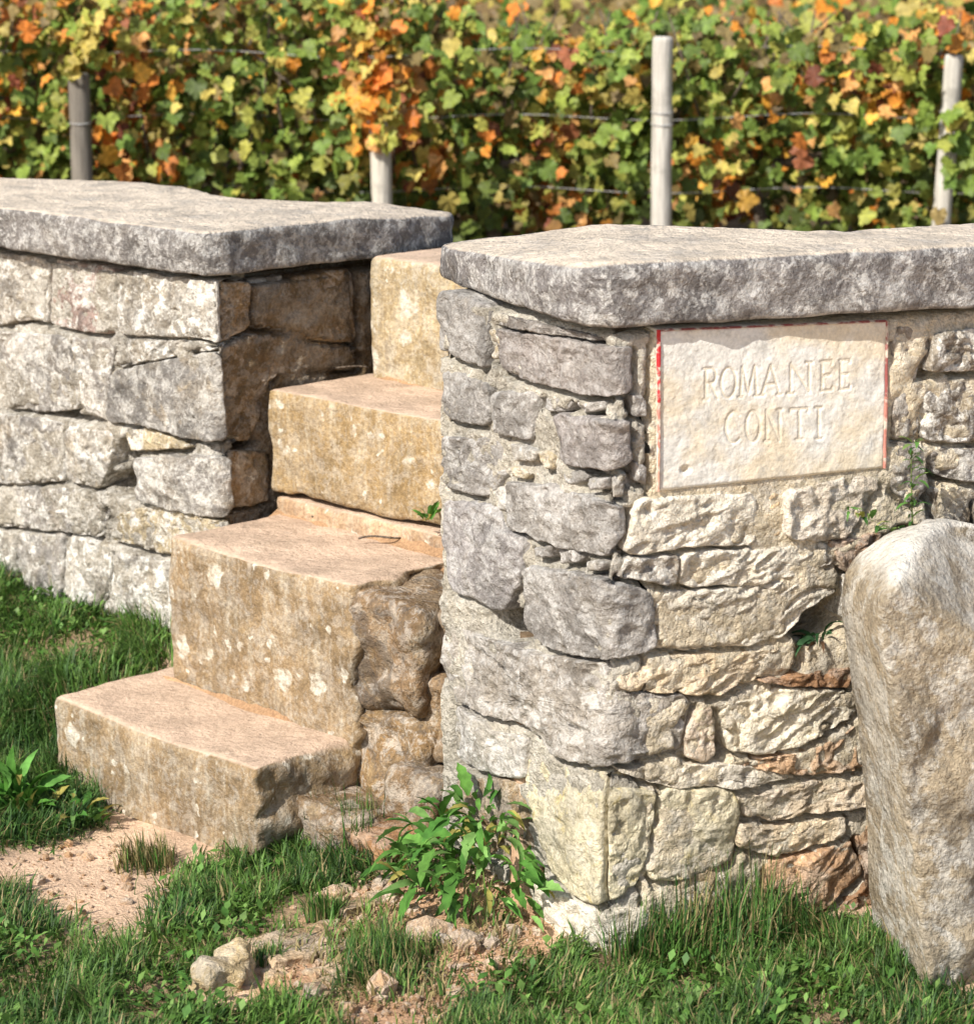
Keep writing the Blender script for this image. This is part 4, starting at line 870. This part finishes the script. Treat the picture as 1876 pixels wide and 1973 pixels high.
POSTS = [(152, 140, 48, 8.72, alb(150, 142, 130, 1), 'grey post with dark top behind the left coping', 0), (728, 150, 46, 8.72, alb(226, 218, 202, 1, 1.3), 'pale post half hidden by leaves above the gap', 1),
         (1278, 70, 46, 8.70, alb(224, 217, 204, 1, 1.3), 'tall bare grey-white wooden post above the corner wall', 0), (1838, 105, 42, 8.76, alb(214, 208, 196, 1, 1.2), 'weathered post among leaves at the right edge', 2)]
for (x, ytop, wpx, Y, col, lab, kk) in POSTS:
    top = on_y(x, ytop, Y); r = wpx / 2 / F_PX * Y * .86; x0 = top[0]; t = thing('vineyard_post', (x0, Y, .48), lab, 'post', 'vineyard posts')
    zz = np.r_[np.linspace(.40, top[2] - r * .5, 24), top[2] - r * .15, top[2]]; wob = fbm(np.column_stack([zz, np.full(len(zz), x0 * 9), zz * 0]), 3, 3)
    lean = {0: 0, 1: -.02, 2: .04}[kk]
    path = np.column_stack([x0 + .006 * wob + lean * (zz - top[2]), np.full(len(zz), Y), zz]); rad = np.r_[np.full(24, r) * (1 + .05 * wob[:24]), r * .95, r * .8]
    V, Fc = cyl(path, rad, 12); mk('shaft', V, Fc, M_WOOD, t, color=col)
    for zy in (215, 238) if x > 1000 else (235,):
        zc = on_y(x, zy, Y)[2]; a = np.linspace(0, 2 * np.pi, 25); V, Fc = cyl(np.column_stack([x0 + (r + .002) * np.cos(a) + lean * (zc - top[2]), Y + (r + .002) * np.sin(a), np.full(25, zc) + .004 * np.sin(a)]), .0022, 6)
        mk('wire_tie', V, Fc, M_WIRE, t)
for (y, lab) in [(106, 'topmost thin trellis wire between the vineyard posts'), (236, 'middle thin trellis wire between the vineyard posts'), (380, 'lowest thin trellis wire between the vineyard posts')]:
    xs = np.linspace(-3.2, 3.2, 50); z0 = on_y(1278, y, 8.66)[2]; zz = z0 - .012 * np.cos((xs - .6) * 6) + .006 * np.sin(xs * 2.3)
    V, Fc = cyl(np.column_stack([xs, np.full(50, 8.92 + .08 * np.sin(xs * 2.1 + y)), zz]), .0015, 6); tag(mk('trellis_wire', V, Fc, M_WIRE), lab, 'wire', 'trellis wires')

OUT = [(0, .0), (.10, -.14), (.24, -.20), (.36, -.14), (.42, -.02), (.50, .04), (.46, .14), (.50, .26), (.46, .38), (.36, .42), (.34, .52), (.22, .58), (.16, .68), (.07, .78), (0, .86)]
def vine_leaf_mesh(seed):
    rs = np.random.default_rng(seed); R_ = [(x * rs.uniform(.88, 1.12), y * rs.uniform(.9, 1.1)) for x, y in OUT]; Lf = [(-x * rs.uniform(.88, 1.12), y * rs.uniform(.9, 1.1)) for x, y in OUT[1:-1]][::-1]; P = R_ + Lf
    cup = rs.uniform(-.5, .9); fold = rs.uniform(.0, .9); V = [(0, .16, 0)]
    for x, y in P: V.append((x, y, fold * abs(x) * .6 - cup * (x * x + (y - .2) ** 2) + rs.normal(0, .075)))
    n = len(P); Fc = [[0, 1 + i, 1 + (i + 1) % n] for i in range(n)]; me = bpy.data.meshes.new('leaf'); me.from_pydata(V, [], Fc); me.polygons.foreach_set('use_smooth', [True] * n); me.materials.append(M_LEAF); return me, np.array(V), Fc
LM = [vine_leaf_mesh(s) for s in range(6)]
GREENS = [(.15, .25, .04), (.22, .32, .05), (.30, .38, .07), (.10, .17, .03)]; YELS = [(.48, .46, .09), (.60, .48, .12), (.40, .42, .08)]; ORS = [(.74, .28, .035), (.70, .22, .04), (.78, .42, .06), (.72, .36, .12)]; REDS = [(.26, .06, .04), (.38, .12, .06)]; BRS = [(.24, .17, .06), (.18, .12, .05), (.30, .22, .09)]
OCK = 1.25
OC = [(260, 110, 55), (265, 205, 40), (225, 270, 45), (300, 270, 30), (725, 60, 45), (700, 150, 50), (725, 240, 60), (790, 150, 45), (1095, 150, 40), (1085, 85, 35), (1075, 270, 45), (1050, 400, 40), (1345, 290, 35), (1385, 360, 45), (1410, 400, 35), (820, 330, 40), (1560, 140, 40), (1640, 155, 35), (1700, 190, 40), (1830, 40, 50), (1530, 290, 30), (60, 20, 40), (20, 180, 30), (930, 250, 25), (1480, 200, 25)]
def leaf_colour(px, py, rs):
    w = max([math.exp(-(((px - x) / r / OCK) ** 2 + ((py - y) / r / OCK) ** 2)) for x, y, r in OC])
    up = 1 / (1 + math.exp((py - 110) / 40)); u = rs.random()
    if rs.random() < w * .95: pal = ORS if u < .66 else (YELS if u < .88 else REDS)
    elif rs.random() < up * .55: pal = BRS if u < .36 else (ORS if u < .52 else (YELS if u < .70 else GREENS))
    else: pal = GREENS if u < .70 else (YELS if u < .90 else (BRS if u < .96 else ORS))
    c = np.array(pal[rs.integers(0, len(pal))]) * rs.uniform(.75, 1.35) * (.55 if py > 330 and rs.random() < .6 else 1); return c * .84 + np.array([.19, .17, .05]) * .16  # many low leaves darkened: shade under the canopy put into their colour
def leaf_rot(rs, spread=.55):
    n = Vector((-.35 + rs.normal(0, spread), -.75 + rs.normal(0, spread * .6), .45 + rs.normal(0, spread))).normalized()
    q = n.to_track_quat('Z', 'Y'); down = rs.normal(math.pi, .9); return q @ Quaternion((0, 0, 1), down)
rs = np.random.default_rng(11)
def row_top(px):                               # top of the canopy in the picture's height, lower to the right
    return (-60 if px < 820 else 42) + 18 * math.sin(px * .013) + 14 * math.sin(px * .041)
VINES = [(-1.95, 'grapevine at the far left with yellow-green leaves, cut by the frame'), (-.95, 'green grapevine between the left post and the gap, orange beside post'), (.02, 'grapevine with orange leaves around the half-hidden pale post and red tuft'),
         (.98, 'grapevine right of the bare post with an orange strand low down'), (1.95, 'grapevine at the far right edge with large yellow leaves')]
def hide_post(px, py):                         # leaves that hang in front of the half-hidden posts
    return (abs(px - 728) < 45 and py < 262) or (abs(px - 155) < 40 and py < 140) or (abs(px - 1838) < 40 and 205 < py < 350)
for vi, (vx, lab) in enumerate(VINES):
    t = thing('grapevine', (vx, VY, .5), lab, 'grapevine', 'vines of the front row')
    pth = np.array([(vx, VY, .42), (vx + .03, VY - .02, .6), (vx - .03, VY, .78), (vx + .04, VY + .02, .92), (vx + .3, VY, .98)]); V, Fc = cyl(pth, [.035, .028, .025, .02, .012], 8); mk('trunk', V, Fc, M_BARK, t)
    for k in range(9):                         # canes
        x0 = vx + rs.uniform(-.45, .45); V, Fc = cyl(np.array([(x0, VY + rs.normal(0, .05), .92), (x0 + rs.normal(0, .05), VY + rs.normal(0, .08), 1.15), (x0 + rs.normal(0, .12), VY + rs.normal(0, .1), 1.45)]), [.006, .005, .003], 5); mk('cane', V, Fc, M_BARK, t)
    nbig = 0; V, Fc, C = [], [], []; o0 = 0
    for k in range(2600):
        x = vx + rs.uniform(-.54, .54); front = k < 270; y = VY - (rs.uniform(.10, .34) if front else rs.uniform(-.28, .12)); z = rs.uniform(.60, 1.58)
        (px,), (py,) = project(np.array([[x, y, z]]))
        if py < row_top(px): continue
        if py > 330 and rs.random() < .40: continue       # open, shaded zone under the canopy
        if front and (abs(px - 1278) < 34 or (abs(px - 728) < 30 and py > 265) or (abs(px - 155) < 32 and 150 < py < 350) or (abs(px - 1838) < 26 and (105 < py < 205 or py > 350))):
            y += .32
        elif front and hide_post(px, py): y = 8.66 - rs.uniform(0, .05)
        col = leaf_colour(px, py, rs); s = rs.uniform(.032, .068) * (1.15 if front else 1); q = leaf_rot(rs)
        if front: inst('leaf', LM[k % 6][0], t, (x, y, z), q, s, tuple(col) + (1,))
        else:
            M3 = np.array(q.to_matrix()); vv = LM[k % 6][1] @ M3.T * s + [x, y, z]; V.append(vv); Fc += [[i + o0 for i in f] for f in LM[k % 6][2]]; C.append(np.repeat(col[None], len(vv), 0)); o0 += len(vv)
    for (cx_, cy_, sx_, sy_, nn2, pal) in [(735, 150, 26, 75, 34, ORS), (165, 80, 18, 40, 14, YELS), (1838, 285, 20, 50, 16, GREENS)]:
        p0 = on_y(cx_, cy_, 8.64)
        if abs(p0[0] - vx) > .5: continue
        for k in range(nn2):                   # a shoot hanging over the post
            p = on_y(cx_ + rs.normal(0, sx_), np.clip(cy_ + rs.normal(0, sy_), cy_ - 1.4 * sy_, cy_ + 1.45 * sy_), 8.64 - rs.uniform(0, .05)); col = np.array((pal if rs.random() < .7 else YELS)[rs.integers(0, 3)]) * rs.uniform(.7, 1.2)
            inst('leaf', LM[k % 6][0], t, p, leaf_rot(rs), rs.uniform(.05, .085), tuple(col) + (1,))
    fo = mk('foliage', np.vstack(V), Fc, M_LEAFV, t); vcol(fo, np.vstack(C)); fo['kind'] = 'stuff'
# rows farther back, each one mass of leaves
for ri, (Y, zt_, n) in enumerate([(10.2, 1.47, 3600), (11.4, 1.47, 2000), (12.8, 1.46, 1500), (15, 1.44, 1500), (18, 1.42, 1800), (23, 1.40, 2200), (30, 1.44, 2600), (40, 1.55, 3000)]):
    V, Fc, C = [], [], []; o0 = 0; hw = Y * .24 + .4
    for k in range(n):
        s = rs.uniform(.06, .11) * (1 + .02 * (Y - 10)); p = np.array([rs.uniform(-hw, hw), Y + rs.uniform(-.22, .22), rs.uniform(.62, zt_ + rs.normal(0, .04))]); p[2] -= (.09 if (Y < 16 and p[0] > -.1) else 0) * max(0, (p[2] - .9) / .55); q = leaf_rot(rs); M3 = np.array(q.to_matrix()); u = rs.random()
        pal = BRS if u < .45 else (YELS if u < .62 else (ORS if u < .8 else GREENS)); col = np.array(pal[rs.integers(0, len(pal))]) * rs.uniform(.7, 1.25)
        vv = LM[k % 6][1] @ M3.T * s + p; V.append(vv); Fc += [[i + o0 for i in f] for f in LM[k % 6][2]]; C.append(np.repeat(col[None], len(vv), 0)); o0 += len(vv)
    o = mk('vine_row_foliage', np.vstack(V), Fc, M_LEAFV, origin=(0, Y, .5)); vcol(o, np.vstack(C)); tag(o, 'brown and ochre autumn foliage of vine rows farther back', 'vine foliage', 'vine rows farther back', 'stuff')
# ------------------------------------------------------------------ dry twigs on the treads
for i, (x, y, z, dx, dy, lab) in enumerate([(560, 985, .494, .10, -.02, 'dry bent twig at the back of the second step'), (690, 1042, .493, .09, .015, 'thin dry twig lying across the second step'), (600, 1000, .494, .05, .03, 'short dry twig near the back of the second step'), (640, 712, .775, .08, .0, 'dry stalk at the back of the third step')]):
    a = on_z(x, y, z); tt = np.linspace(0, 1, 9); pth = np.column_stack([a[0] + dx * tt, a[1] + dy * tt + .012 * np.sin(tt * 5 + i), np.full(9, z + .003) + .006 * np.sin(tt * 3.1)])
    V, Fc = cyl(pth, .0022, 6); tag(mk('twig', V, Fc, M_BARK), lab, 'twig', 'dry twigs')
